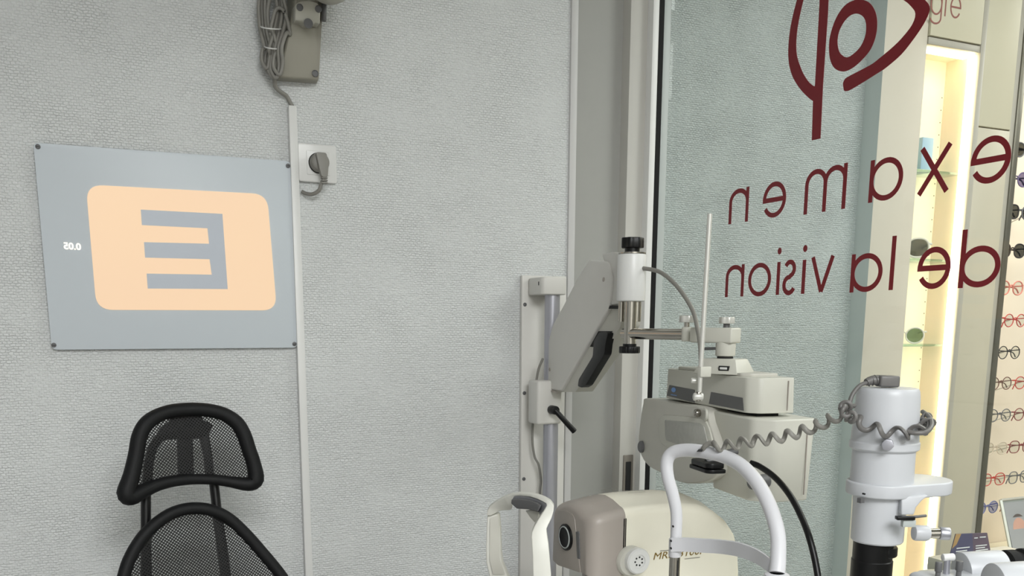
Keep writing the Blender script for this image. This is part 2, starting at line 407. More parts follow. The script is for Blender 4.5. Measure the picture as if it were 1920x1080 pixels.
# printed word end on the header panel
STROKES = {}
def arc(cx, cy, rx, ry, a0, a1, n=20): return [(cx+rx*math.cos(R(a0+(a1-a0)*i/n)), cy+ry*math.sin(R(a0+(a1-a0)*i/n))) for i in range(n+1)]
def glyph(ch, s):
    """centre-line strokes in a box of width 1 and height 1 (x-height); s = stroke in box units (x, y)"""
    hx, hy = s[0]/2, s[1]/2; L_, R_, B_, T_ = hx, 1-hx, hy, 1-hy
    rx, ry = (R_-L_)/2, (T_-B_)/2
    full = arc(.5, .5, rx, ry, 0, 360, 36)
    if ch == 'o': return [full]
    if ch == 'a': return [full, [(R_, 0), (R_, 1)]]
    if ch == 'd': return [full, [(R_, 0), (R_, ASC)]]
    if ch == 'e': return [arc(.5, .5, rx, ry, 0, 328, 34), [(L_, .5), (R_+hx, .5)]]
    if ch == 'l': return [[(.5, 0), (.5, ASC)]]
    if ch == 'i': return [[(.5, 0), (.5, .98)]]
    if ch == 'v': return [[(hx, 1), (.5, 0.03)], [(1-hx, 1), (.5, 0.03)]]
    if ch == 'x': return [[(hx, 1), (1-hx, 0)], [(1-hx, 1), (hx, 0)]]
    if ch == 'n': return [[(L_, 0), (L_, 1)], arc(.5, .62, rx, .38-hy, 180, 0, 16)+[(R_, 0)]]
    if ch == 'm': 
        r2 = (R_-L_)/4
        return [[(L_, 0), (L_, 1)], arc(L_+r2, .66, r2, .34-hy, 180, 0, 12)+[(.5, 0)], arc(.5+r2, .66, r2, .34-hy, 180, 0, 12)+[(R_, 0)]]
    if ch == 's': return [arc(.5, .745, rx*.86, .255-hy, 25, 180, 12)+arc(.5, .745, rx*.86, .20, 180, 270, 6)[1:-1]+arc(.5, .29, rx, .22, 90, 0, 8)+arc(.5, .29, rx, .29-hy, 0, -155, 14)[1:]]
    if ch == 'g': return [arc(.5, .5, rx, ry, 0, 360, 36), [(R_, 1), (R_, -.1)]+arc(.5, -.1, rx, .28, 0, -165, 14)]
ASC = 1.42
def letter(name, ch, o, xd, yd, w_, h_, st, n, m, parent, dot=False):
    """flat letter lying on a surface: o lower-left corner, xd/yd unit directions, n surface normal"""
    bm = bmesh.new(); th = V(n)*.0004
    def pt(a, b): return V(o)+xd*(a)+yd*(b)
    for k, pl in enumerate(glyph(ch, (st/w_, st/h_))):
        pl = [(a*w_, b*h_) for a, b in pl]
        closed = (V(pl[0])-V(pl[-1])).length < 1e-6
        if closed: pl = pl[:-1]
        q = []; K = len(pl)
        for i, p_ in enumerate(pl):
            a = V(pl[i-1]) if (i > 0 or closed) else V(p_); b = V(pl[(i+1) % K]) if (i < K-1 or closed) else V(p_)
            t = (b-a).normalized(); nn = V((-t.y, t.x)); p_ = V(p_)
            l, r_ = p_+nn*st/2, p_-nn*st/2; z = th*(1+.05*k)
            q.append([bm.verts.new(pt(*l)), bm.verts.new(pt(*r_)), bm.verts.new(pt(*r_)+z), bm.verts.new(pt(*l)+z)])
        for i in range(K if closed else K-1):
            A, B = q[i], q[(i+1) % K]
            for j in range(4): bm.faces.new((A[j], A[(j+1) % 4], B[(j+1) % 4], B[j]))
        if not closed: bm.faces.new(q[0]); bm.faces.new(q[-1][::-1])
    if ch == 'i':
        c = [(w_/2+st*.62*math.cos(t), h_*1.3+st*.72*math.sin(t)) for t in [2*math.pi*i/16 for i in range(16)]]
        a = [bm.verts.new(pt(*p_)) for p_ in c]; b = [bm.verts.new(pt(*p_)+th) for p_ in c]
        bm.faces.new(a[::-1]); bm.faces.new(b)
        for i in range(16): bm.faces.new((a[i], a[(i+1) % 16], b[(i+1) % 16], b[i]))
    return bm_obj(name, bm, m, parent, smooth=False)
for ch, a, b, yb in (('g', 1743, 1765.5, 28), ('l', 1767, 1776, 30.5), ('e', 1780, 1800.5, 34.5)):
    A = PY(a, yb, yF-.0072); B = PY(b, yb, yF-.0072); h_ = PY(b, 2, yF-.0072).z-B.z
    letter('printed_letter', ch, V((A.x, yF-.0072, (A.z+B.z)/2)), V((1, 0, 0)), V((0, 0, 1)), B.x-A.x, .052, .0042, (0, -1, 0), M['redbrown'], cab)

# glass shelves and what stands on them
def shelf(py, lab):
    z = PY(1730, py, yF+.05).z
    o = box('glass_shelf', (nx0+.011, yF+.022, z-.003), (x1a-.004, yF+dn-.001, z+.003), M['shelfglass'], None, .0006)
    recenter(o, (nx0, yF+.05, z)); tag(o, lab, 'shelf', 'glass shelves in the lit niche'); return z
s1 = shelf(324, 'green edged glass shelf under the pale blue box in the lit niche')
s2 = shelf(489, 'green edged glass shelf in the middle of the lit niche under white sunglasses')
s3 = shelf(647, 'green edged glass shelf lowest in the lit niche under round green lensed sunglasses')
s4 = shelf(806, 'green edged glass shelf behind the slit lamp housing, empty')

# ================================================================== EYEGLASSES
def glasses(name, label, rim_m, lens_m, lw=.050, lh=.044, rr=.0014, shape=2.0, group=None, full=True, temple='folded'):
    """front in the xz plane, temples towards +y; root at the bridge"""
    t = thing(name, label, 'eyeglasses', (0, 0, 0), group)
    sep = lw/2+.010
    def outline(cx, k=1.0, n=22):
        o_ = []
        for i in range(n):
            a = 2*math.pi*i/n; c, s = math.cos(a), math.sin(a)
            e = 2/shape; o_.append(V((cx+math.copysign(abs(c)**e, c)*lw/2*k, -.003*abs(cx)/sep if 0 else 0, math.copysign(abs(s)**e, s)*lh/2*k)))
        return o_
    bm = bmesh.new()
    for sx in (-1, 1): tube_bm(bm, outline(sx*sep), rr, 6, True)
    tube_bm(bm, smoothpath([V((-.0105, 0, .006)), V((0, -.002, .011)), V((.0105, 0, .006))], 4), rr*.9, 6)
    for sx in (-1, 1): tube_bm(bm, [V((sx*(sep+lw/2-.001), 0, .010)), V((sx*(sep+lw/2+.006), .004, .010))], rr*1.2, 6)
    bm_obj('rim', bm, rim_m, t)
    for sx in (-1, 1):
        bm = bmesh.new(); bm.faces.new([bm.verts.new(p) for p in outline(sx*sep, .99)]); bm.faces.new([bm.verts.new(p+V((0, .0014, 0))) for p in outline(sx*sep, .99)])
        bm_obj('lens', bm, lens_m, t)
        hx = sx*(sep+lw/2+.006)
        if temple == 'folded':
            pts = [V((hx, .004, .010)), V((hx, .010+.002*sx, .009)), V((0, .012+.003*sx, .004)), V((-hx*.55, .013+.003*sx, -.001)), V((-hx*.8, .013+.003*sx, -.022-.004*sx))]
        else:
            pts = [V((hx, .004, .010)), V((hx, .05, .010)), V((hx*.96, .10, .006)), V((hx*.93, .135, -.02))]
        tube('temple', pts, rr*1.1, rim_m, t, n=6, smooth=3)
    return t
def place(t, loc, rz=0, rx=0): t.location = loc; t.rotation_euler = (rx, 0, rz); return t
rimM = dict(
    red=mat('red_rim', (190, 60, 56), .35), pink=mat('salmon_rim', (214, 132, 120), .35), black=mat('black_rim', (40, 38, 42), .35),
    brown=mat('brown_rim', (110, 72, 64), .35), grey=mat('grey_rim', (96, 98, 106), .35), burg=mat('burgundy_rim', (128, 52, 56), .35),
    clear=mat('clear_rim', (206, 192, 176), .25), blue=mat('blue_rim', (96, 104, 160), .35), white=mat('white_rim', (228, 226, 216), .35),
    purple=mat('purple_rim', (96, 86, 124), .35), bronze=mat('bronze_rim', (164, 112, 92), .35))
lensM = dict(clear=M['clear'], dark=lensmat('dark_sun_lens', (150, 150, 146)), purple=lensmat('purple_sun_lens', (186, 180, 206)),
             green=lensmat('green_sun_lens', (172, 186, 170)), blue=lensmat('pale_blue_lens', (214, 218, 240)))
place(glasses('sunglasses', 'white framed sunglasses with dark lenses on the middle niche shelf', rimM['white'], lensM['dark'], .055, .050, .0030, 2.4, temple='open'),
      (PY(1704, 468, yF+.06).x-.022, yF+.060, s2+.003+.029), R(-38))
place(glasses('sunglasses', 'round white sunglasses with green lenses on the lowest niche shelf', rimM['white'], lensM['green'], .046, .042, .0022, 2.0, temple='open'),
      (PY(1702, 630, yF+.06).x-.022, yF+.060, s3+.003+.0235), R(-38))
bx = PY(1727, 300, yF+.07)
o = box('cardboard_box', (PY(1716, 300, yF+.07).x, yF+.05, s1+.003), (PY(1737, 300, yF+.07).x, yF+.10, PY(1727, 258, yF+.06).z), M['bluebox'], None, .002)
recenter(o, (bx.x, yF+.07, s1+.003)); tag(o, 'small pale blue box standing on the top glass shelf of the niche', 'box')

# display wall with rows of frames
yD = 2.40
rows = [  # first px, py at that px, list of (rim, lens, shape, description)
    (1925, 282, [('grey', 'dark', 2.2, 'grey sunglasses in the highest visible row')]),
    (1905, 336, [('purple', 'purple', 2.1, 'purple lensed sunglasses in the second row from the top'), ]),
    (1888, 396, [('black', 'dark', 2.6, 'black wide sunglasses in the third row from the top'), ('grey', 'dark', 2.2, 'mid grey sunglasses right of the black wide pair in the third row')]),
    (1898, 470, [('black', 'dark', 2.4, 'dark tinted sunglasses in the fourth row from the top')]),
    (1896, 540, [('pink', 'clear', 2.2, 'salmon pink eyeglasses directly under the dark tinted sunglasses')]),
    (1903, 601, [('red', 'clear', 2.0, 'bright red round eyeglasses above the black round pair')]),
    (1892, 661, [('black', 'clear', 2.0, 'thin black round eyeglasses under the bright red round pair')]),
    (1876, 719, [('brown', 'clear', 2.0, 'dark brown round eyeglasses in the row beneath the thin black pair'), ('red', 'clear', 2.1, 'red eyeglasses next to the dark brown round pair')]),
    (1874, 779, [('grey', 'clear', 2.0, 'dark grey round eyeglasses half way down the display wall'), ('burg', 'clear', 2.0, 'burgundy round eyeglasses beside the dark grey round pair')]),
    (1866, 841, [('clear', 'clear', 2.5, 'clear framed eyeglasses in the third row from the bottom'), ('burg', 'clear', 2.8, 'wine red squarish eyeglasses beside the clear framed pair')]),
    (1862, 899, [('red', 'clear', 2.5, 'red squarish eyeglasses in the second row from the bottom'), ('grey', 'clear', 2.8, 'slate grey squarish eyeglasses beside the red squarish pair')]),
    (1851, 952, [('blue', 'blue', 2.1, 'blue tinted eyeglasses at the left end of the bottom row'), ('bronze', 'clear', 2.1, 'bronze eyeglasses beside the blue tinted pair above the portrait')]),
]
for px, py, its in rows:
    c0 = PY(px, py, yD)
    for k, (rm, ln, shp, lab) in enumerate(its):
        x = c0.x + k*.148
        sun = 'sunglasses' in lab
        g = glasses('sunglasses' if sun else 'eyeglasses', lab, rimM[rm], lensM[ln], .052, .047 if not sun else .05, .0019 if not sun else .0026, shp, 'frames on the display wall')
        place(g, (x, yD, c0.z), R(rnd.uniform(-4, 4)))
        rod = cyl('display_peg', (x, yD+.004, c0.z+.0085), (x, 2.551, c0.z-.045), .0022, M['knobw'], None, 8)
        recenter(rod, (x, 2.55, c0.z)); tag(rod, 'slim peg on the display wall holding the ' + lab.split(' in the')[0].split(' next to')[0].split(' beside')[0].split(' under')[0].split(' directly')[0].split(' above')[0].split(' half')[0].split(' at the')[0].split(' right of')[0], 'peg', 'display pegs')
zc = .50
bc = thing('base_cabinet', 'low cream base cabinet under the rows of eyeglasses', 'cabinet', (3.0, 2.4, 0))
box('body', (x3+.03, 2.12, 0.06), (5.0, 2.545, zc-.02), M['niche'], bc, .003)
box('top_board', (x3+.02, 2.10, zc-.02), (5.0, 2.548, zc), M['niche'], bc, .003)
box('plinth', (x3+.05, 2.16, 0), (5.0, 2.54, .06), M['trimg'], bc)
# framed portrait
fp = PY(1913, 1010, 2.30)
pf = thing('photo_frame', 'silver framed portrait photo leaning on the cabinet at the display wall', 'photo frame', (fp.x, 2.30, zc))
fw = .17
A = V((PY(1896, 1000, 2.3).x, 2.28, zc)); up = V((0, .08, .235)); n_ = V((0, -1, .33)).normalized()
prism('backing', [A, A+V((fw, 0, 0)), A+V((fw, 0, 0))+up, A+up], V((0, .008, 0)), M['greyalu'], pf, .001)
prism('print', [A+V((.010, -.001, .010)), A+V((fw-.010, -.001, .010)), A+V((fw-.010, -.001, 0))+up*.95, A+V((.010, -.001, 0))+up*.95], V((0, -.001, 0)), mat('grey_portrait_background', (160, 162, 168), .5), pf)
prism('printed_face', [A+V((.075+.040*math.cos(t), -.0032, 0))+up*(.50+.20*math.sin(t)) for t in [i*math.pi/10 for i in range(20)]], V((0, -.0004, 0)), mat('printed_skin_tone', (206, 162, 148), .5, noise=.1), pf)
prism('printed_hair', [A+V((.075+.045*math.cos(t), -.0026, 0))+up*(.56+.2*math.sin(t)) for t in [i*math.pi/10 for i in range(20)]], V((0, -.0003, 0)), mat('printed_hair_tone', (92, 84, 84), .5), pf)
for a, b in (((0, 0), (fw, 0)), ((0, 1), (fw, 1)), ((0, 0), (0, 1)), ((fw, 0), (fw, 1))):
    tube('frame_edge', [A+V((a[0], -.003, 0))+up*a[1], A+V((b[0], -.003, 0))+up*b[1]], .006, M['knobw'], pf, n=4, smooth=0)
area('display_spot_light', (2.9, 1.95, 2.5), (1.0, .15), 10, (1.0, .93, .82), (2.9, 2.5, 1.0))

# card on a counter in the shop
cz = PY(1815, 1046, 1.30).z
cdp = [PY(1779, 1046, 1.30), PY(1858, 1046, 1.30), PY(1851, 999, 1.31), PY(1792, 1001, 1.31)]
ct = thing('shop_counter', 'narrow pale counter just beyond the glass carrying the navy card', 'counter', (1.7, 1.3, 0))
box('worktop', (cdp[0].x-.01, 1.285, cz-.03), (cdp[1].x+.10, 1.345, cz), M['pillar'], ct, .003)
box('body', (cdp[0].x+.0, 1.29, 0), (cdp[1].x+.08, 1.34, cz-.03), M['pillar'], ct, .003)
card = thing('display_card', 'navy and plum folded card with white lines of print standing on the counter', 'card', (cdp[0].x, 1.3, cz))
for p_ in cdp[:2]: p_.z = cz
mid_b = cdp[0].lerp(cdp[1], .58); mid_t = cdp[3].lerp(cdp[2], .52)
prism('left_leaf', [cdp[0], mid_b, mid_t, cdp[3]], V((0, .0015, 0)), M['brochure'], card)
prism('right_leaf', [mid_b, cdp[1], cdp[2], mid_t], V((0, .0015, 0)), M['brochure2'], card)
prism('corner_print', [cdp[0].lerp(cdp[3], .45)+V((0, -.0008, 0)), cdp[0].lerp(cdp[3], .5).lerp(mid_t, .2)+V((0, -.0008, 0)), cdp[3].lerp(mid_t, .32)+V((0, -.0008, 0)), cdp[3]+V((0, -.0008, 0))], V((0, .0005, 0)), M['mustard'], card)
def cardline(u0, u1, v, h=.05):
    a = cdp[0].lerp(cdp[1], u0).lerp(cdp[3].lerp(cdp[2], u0), v)+V((0, -.001, 0)); b = cdp[0].lerp(cdp[1], u1).lerp(cdp[3].lerp(cdp[2], u1), v)+V((0, -.001, 0))
    prism('print_line', [a, b, b+V((0, 0, .0022)), a+V((0, 0, .0022))], V((0, .0005, 0)), M['whiteprint'], card)
for u0, u1, v in ((.12, .46, .42), (.12, .40, .30), (.62, .92, .44), (.62, .86, .34), (.62, .93, .24), (.62, .84, .14), (.58, .68, .78), (.74, .92, .80)): cardline(u0, u1, v)

# ================================================================== LETTERING ON THE GLASS (read from the shop side)
gx = W-.0006
def GX(px, py): return PX(px, py, gx)
def line_of(letters, label):
    t = thing('vinyl_lettering', label, 'lettering', GX(letters[0][1], letters[0][4]))
    for ch, a, b, t0, b0 in letters:
        Bt = GX(b, b0 + (0)); At = GX(a, b0)
        y0, y1 = Bt.y, At.y                      # reading direction is +y seen from inside as right to left
        zc_ = (GX((a+b)/2, b0).z); zt = GX((a+b)/2, t0).z
        h = zt-zc_
        if ch in 'dl': h /= ASC
        if ch == 'i': h /= 1.40
        wy = y1-y0
        st = .0088
        if ch in 'li':
            mid = (y0+y1)/2; wy = .012; y0 = mid-wy/2
        letter('letter', ch, V((gx, y0, zc_)), V((0, 1, 0)), V((0, 0, 1)), wy, h, st, (-1, 0, 0), M['red'], t)
    return t
line_of([('e', 1817, 1891, 256, 344), ('x', 1719, 1779, 275, 362), ('a', 1628, 1690, 296, 376), ('m', 1507, 1584, 314, 397), ('e', 1429, 1472, 341, 408), ('n', 1366, 1402, 354, 418)],
        "dark red mirrored lettering reading examen on the glass partition")
line_of([('d', 1796, 1872, 428, 539), ('e', 1717.5, 1779, 463, 542), ('l', 1663, 1677, 443, 544), ('a', 1593, 1652, 475, 547.5), ('v', 1517.5, 1561, 481, 549),
         ('i', 1500, 1510, 460, 551), ('s', 1466, 1491, 487, 553.5), ('i', 1452, 1463, 465, 553), ('o', 1401.6, 1444, 493, 555.7), ('n', 1359.4, 1393.5, 497, 556.6)],
        "dark red mirrored lettering reading de la vision, lower line on the glass")
def LG(x, y): return GX(1440+x/3.6, y/3.6)
lg = thing('vinyl_emblem', 'large dark red eye shaped emblem on the upper glass partition', 'emblem', LG(330, 940))
ex = V((-.0005, 0, 0))
Lp = [((330, -190), (345, -150)), ((255, -130), (292, -105)), ((222, -60), (262, -50)), ((196, 0), (240, 0)), ((150, 200), (200, 190)), ((138, 380), (193, 350)), ((160, 500), (225, 465)), ((210, 590), (262, 535)), ((262, 648), (296, 572)), ((305, 682), (322, 583)), ((345, 690), (345, 575))]
def smpairs(ps, n=4):
    a = smoothpath([V((*p[0], 0)) for p in ps], n); b = smoothpath([V((*p[1], 0)) for p in ps], n)
    return [((p.x, p.y), (q.x, q.y)) for p, q in zip(a, b)]
strip('loop_stroke', [(LG(*a), LG(*b)) for a, b in smpairs(Lp)], ex, M['red'], lg)
strip('upright_stroke', [(LG(*a), LG(*b)) for a, b in [((360, -230), (418, -230)), ((350, 0), (410, 0)), ((345, 100), (405, 100)), ((318, 580), (372, 580)), ((305, 680), (367, 690)), ((297, 948), (355, 935))]], ex*1.2, M['red'], lg)
ro = [(610, -4), (680, 15), (722, 70), (738, 140), (730, 235), (695, 330), (635, 405), (570, 460), (510, 483), (452, 462), (420, 400), (413, 300), (430, 205), (470, 105), (530, 28)]
ri = [(600, 92), (638, 108), (658, 140), (664, 190), (655, 250), (625, 315), (580, 362), (540, 386), (508, 378), (482, 348), (470, 290), (475, 235), (490, 190), (520, 140), (558, 104)]
oa = smoothpath([V((*p, 0)) for p in ro], 4, True); ob = smoothpath([V((*p, 0)) for p in ri], 4, True)
strip('iris_ring', [(LG(p.x, p.y), LG(q.x, q.y)) for p, q in zip(oa, ob)], ex, M['red'], lg, closed=True)
Cp = [((960, -90), (790, -70)), ((1060, 0), (915, 0)), ((1092, 42), (965, 42)), ((1086, 90), (996, 92)), ((1050, 165), (975, 165)), ((985, 262), (915, 245)), ((900, 368), (850, 312)), ((800, 455), (750, 396)), ((740, 495), (690, 440)), ((620, 570), (560, 508)), ((548, 611), (522, 532)), ((520, 615), (508, 560)), ((512, 605), (508, 580))]
strip('eyelid_stroke', [(LG(*a), LG(*b)) for a, b in smpairs(Cp, 3)], ex, M['red'], lg)

# ================================================================== TEST CHART PANEL
yw = D
def WY(px, py, off=0): return PY(px, py, D-off)
pc = [WY(62, 267, .010), WY(545, 302, .010), WY(558, 652, .010), WY(97, 656, .010)]
tc_ = thing('test_chart_panel', 'blue grey wall panel carrying a projected peach light field with a mirrored grey E', 'panel', WY(320, 655, .006))
prism('sheet', roundpoly(pc, .010), V((0, .005, 0)), M['sheet'], tc_, .0008, 2)
for px, py in ((71, 275), (540, 311), (101, 647), (552, 645)):
    c = WY(px, py, .010); s_ = lathe('screw', c, (0, -1, 0), [(.0042, -.0005), (.0042, .0012), (.0030, .0018)], M['darkgrey'], tc_, 14)
    prism('screw_slot', [c+V((a, -.0019, b)) for a, b in ((-.0025, -.0005), (.0025, -.0005), (.0025, .0005), (-.0025, .0005))], V((0, .0002, 0)), M['hole'], s_).location = (0, 0, 0)
glow = bpy.data.materials.new('projected_peach_light'); glow.use_nodes = True  # projected slide light imitated by an emissive plate on the screen
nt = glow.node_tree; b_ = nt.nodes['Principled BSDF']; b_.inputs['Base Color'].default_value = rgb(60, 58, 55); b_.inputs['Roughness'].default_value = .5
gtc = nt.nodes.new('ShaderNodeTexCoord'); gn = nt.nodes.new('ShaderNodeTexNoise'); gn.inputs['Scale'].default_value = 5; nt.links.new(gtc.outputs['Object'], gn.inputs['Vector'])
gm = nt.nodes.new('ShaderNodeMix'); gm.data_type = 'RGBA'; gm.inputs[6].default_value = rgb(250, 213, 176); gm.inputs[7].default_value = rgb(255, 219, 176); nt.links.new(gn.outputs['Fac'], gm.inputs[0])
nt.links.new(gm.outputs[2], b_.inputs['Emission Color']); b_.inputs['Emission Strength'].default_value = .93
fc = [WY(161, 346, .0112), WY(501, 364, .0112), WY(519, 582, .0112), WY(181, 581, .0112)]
prism('projected_field', roundpoly(fc, .028, 8), V((0, .0014, 0)), glow, tc_)
E_ = [(264, 393), (417, 401), (427, 542), (277, 541), (275, 513), (397, 515), (393, 486), (272, 483), (270, 454), (392, 457), (389, 428), (266, 422)]
prism('letter_e', [WY(a, b, .0116) for a, b in E_], V((0, .0008, 0)), M['sheetE'], tc_)  # dark letter of the projected slide, put in as a grey plate
gtx = mat('projected_figure_light', (240, 236, 228), .5, noise=0, emit=(245, 238, 228), estr=.6)  # projected figures, their light put in as emission
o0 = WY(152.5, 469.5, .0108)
text('projected_figures', '0.05', .0125, o0, (-1, 0, 0.028), (0, 0, 1), gtx, tc_, -.0003, width=(WY(152.5, 465).x-WY(120, 465).x), bold=.035)

# ================================================================== TRUNKING, SOCKET, PLUG, PROJECTOR
t0 = WY(541, 197, .014); t1 = WY(556, 197, .014)
tr = box('cable_trunking', (t0.x, D-.0145, .0), (t1.x, D, t0.z), M['white'], None, .001)
recenter(tr, (t0.x, D, 0)); tag(tr, 'slim white cable trunking running down the wall beside the chart panel', 'cable trunking')
sk = thing('wall_socket', 'white wall socket plate with a round recess beside the trunking', 'socket', WY(600, 345, .008))
cs = [WY(558, 267.5, .009), WY(630.5, 273, .009), WY(631, 345, .009), WY(560, 339, .009)]
zt, zb = (cs[0].z+cs[1].z)/2, (cs[2].z+cs[3].z)/2; xl, xr = t1.x-.006+.0065, cs[1].x
prism('plate', roundpoly([V((xl, D-.009, zt)), V((xr, D-.009, zt)), V((xr, D-.009, zb)), V((xl, D-.009, zb))], .005), V((0, .009, 0)), M['socket'], sk, .002)
ic = WY(597, 306, .0095)
prism('insert', roundpoly([V((ic.x+a*.0225, D-.0102, ic.z+b*.0225)) for a, b in ((-1, 1), (1, 1), (1, -1), (-1, -1))], .002), V((0, .002, 0)), M['socket'], sk, .0005)
lathe('socket_well', (ic.x, D-.0102, ic.z), (0, -1, 0), [(.0195, 0), (.0195, .0008), (.0185, .0010)], M['hole'], sk, 28)
pl = thing('mains_plug', 'grey angled mains plug in the wall socket with its cord looping into the trunking', 'plug', (ic.x, D-.03, ic.z))
lathe('plug_body', (ic.x, D-.0112, ic.z), (0, -1, 0), [(.0180, 0), (.0180, .014), (.0165, .018), (.013, .020)], M['cord'], pl, 28)
q = V((ic.x, D-.028, ic.z))
prism('grip', roundpoly([q+V((-.011, 0, .015)), q+V((.009, 0, .015)), q+V((.0125, 0, -.004)), q+V((.010, 0, -.030)), q+V((-.001, 0, -.030)), q+V((-.006, 0, -.012))], .004), V((0, -.013, 0)), M['cord'], pl, .003)
for k in range(3): obox('strain_rib', q+V((.0045, -.0065, -.031-.0045*k)), V((.006, 0, 0)), V((0, .0052, 0)), V((0, 0, .0014)), M['cord'], pl, .001)
tube('cord', [q+V((.0045, -.0065, -.030)), WY(602, 346, .032), WY(598, 357, .030), WY(586, 364, .022), WY(574, 363, .012), WY(566, 359, .007)], .0036, M['cord'], pl, n=10)

yb = D-.055
br = thing('projector_bracket', 'shaded putty grey wall bracket tapering down under the chart projector', 'bracket', WY(560, 155, .03))
def BY(px, py, off=.055): return PY(px, py, D-off)
front = [BY(522, 145, .032), BY(598, 150, .032), BY(604, 40), BY(604, -40), BY(553, -40), BY(552, 8)]
back = [V((p.x+(.004 if i in (1, 2, 3) else -.004), D, p.z-(0))) for i, p in enumerate(front)]
bm = bmesh.new(); a = [bm.verts.new(p) for p in front]; b = [bm.verts.new(p) for p in back]
bm.faces.new(a); bm.faces.new(b[::-1])
for i in range(6): bm.faces.new((a[i], a[(i+1) % 6], b[(i+1) % 6], b[i]))
bmesh.ops.recalc_face_normals(bm, faces=bm.faces); bev(bm, .004, 3); bm_obj('body', bm, M['olive'], br)
cpts = [BY(553, 38, .075), BY(566, 39, .075), BY(571, 45, .075), BY(587, 46, .075), BY(591, 42, .075), BY(600, 45, .075), BY(601, 18, .075), BY(596, 5, .075), BY(580, 0, .075), BY(562, 2, .075), BY(554, 8, .075)]
col = prism('collar', cpts, V((0, .028, 0)), M['olive2'], br, .0025)
lathe('collar_notch', BY(578, 44, .0765), (0, -1, 0), [(.0085, 0), (.0085, .0010)], M['darkgrey'], br, 20)
for px, py, of in ((562, 14, .075), (597, 17, .075), (591, 138, .036)):
    c = BY(px, py, of); lathe('screw', c, (0, -1, 0), [(.0062, 0), (.0062, .0016), (.0052, .002), (.0048, .0010), (.0010, .0010)], M['darkgrey'], br, 16)
pj = thing('chart_projector', 'dark grey chart projector on the wall bracket, cut by the top of the picture', 'projector', BY(585, -10, .1))
pz = BY(600, -7, .10).z
obox('housing', V((BY(590, 0, .12).x, D-.18, pz+.085)), V((.052, 0, 0)), V((0, .15, .02)), V((0, -.01, .070)), M['olive2'], pj, .018, 4)
lathe('lens_barrel', V((BY(590, 0, .12).x, D-.32, pz+.075)), (0, -1, -.15), [(.03, 0), (.03, .04), (.026, .045), (.024, .04)], M['black'], pj)
lathe('swivel_dome', V((BY(620, 0, .1).x, D-.09, pz+.022)), (0, 0, -1), [(.034, -.01), (.034, .010), (.028, .020), (.016, .026)], M['olive2'], pj)
tube('neck', [V((BY(580, 0, .07).x, D-.05, pz-.01)), V((BY(585, 0, .07).x, D-.07, pz+.05))], .018, M['olive'], pj, smooth=0)
cyl('tightening_pin', BY(608, 4, .06), BY(607, 40, .06), .0048, M['darkgrey'], pj, 14, .001)

cb_ = thing('cord_bundle', 'grey power cord gathered in tied loops hanging left of the bracket', 'cord', BY(520, 195, .02))
loops = [((497, 512), (-40, 138), 0), ((503, 517), (-35, 144), .008), ((508, 524), (-20, 146), .014), ((491, 507), (-30, 128), .006), ((513, 531), (18, 140), .020)]
for (xa_, xb_), (ya_, yb_), of in loops:
    m_ = (xa_+xb_)/2+2
    pts = [BY(xb_+4, ya_+8, .03+of), BY(xb_+13, ya_+45, .03+of), BY(xb_+6, 62, .034+of), BY(m_+4, 90, .036+of), BY(xb_-1, yb_-22, .03+of), BY(m_, yb_, .028+of), BY(xa_, yb_-14, .024+of),
           BY(xa_+1, yb_-34, .024+of), BY(m_-5, 88, .024+of), BY(xa_-3, 55, .022+of), BY(xa_-6, ya_+40, .022+of), BY(xa_+2, ya_+5, .024+of), BY(m_, ya_-3, .026+of)]
    tube('cord_loop', pts, .0036, M['cord'], cb_, n=8, closed=True)
for py, x0_, x1_ in ((52, 489, 528), (89, 496, 521)):
    c = [BY((x0_+x1_)/2+(x1_-x0_)/2*math.cos(t), py+3*math.cos(t)*.6+2*math.sin(t), .037+.024*math.sin(t)) for t in [i*math.pi/8 for i in range(16)]]
    tube('cable_tie', c, .0012, M['white'], cb_, n=6, closed=True, smooth=2)
tube('cord_tail', [BY(512, 138, .03), BY(515, 152, .026), BY(517, 164, .02), BY(527, 173, .014), BY(537, 180, .010), BY(544, 192, .0085), BY(548.5, 200, .008)], .0040, M['cord'], cb_, n=10)

# ================================================================== OFFICE CHAIR
ch = thing('office_chair', 'black mesh office chair with a separate headrest, standing against the wall', 'chair', (0, 0, 0))
n_ = V((.20, -1, .10)).normalized(); a_ = V((1, .20, 0)).normalized(); b_ = n_.cross(a_)*1.0
if b_.z < 0: b_ = -b_
HC = P(358, 850, 1.57)
def HP(px, py, k=1.1, off=0.0, C0=HC, x0=None):
    p = PN(px, py, C0, n_); s = (p-C0).dot(a_); t = (p-C0).dot(b_)
    q_ = p + n_*(k*s*s+off)
    # keep the same line of sight while curving forward
    r = (p-EYE); d = n_.dot(r)
    return EYE + r*((q_-EYE).dot(n_)/d), s, t
def Z3(x, y): return (180+x/3.085, 730+y/3.085)
hcen = [(175, 600), (205, 500), (232, 380), (252, 270), (300, 190), (390, 138), (500, 118), (620, 118), (730, 140), (810, 190), (855, 260), (885, 350), (912, 430), (925, 520), (880, 548), (780, 535), (680, 522), (560, 520), (450, 530), (350, 555), (270, 590), (205, 622)]
hrad = [18, 16, 15, 15, 15, 14, 14, 14, 14, 15, 15, 15, 15, 17, 15, 12, 11, 11, 12, 13, 15, 17]
hr = tube('headrest_frame', [HP(*Z3(x, y))[0] for x, y in hcen], [r*1.57/F*.92 for r in hrad], M['blackm'], ch, n=12, closed=True, smooth=4)
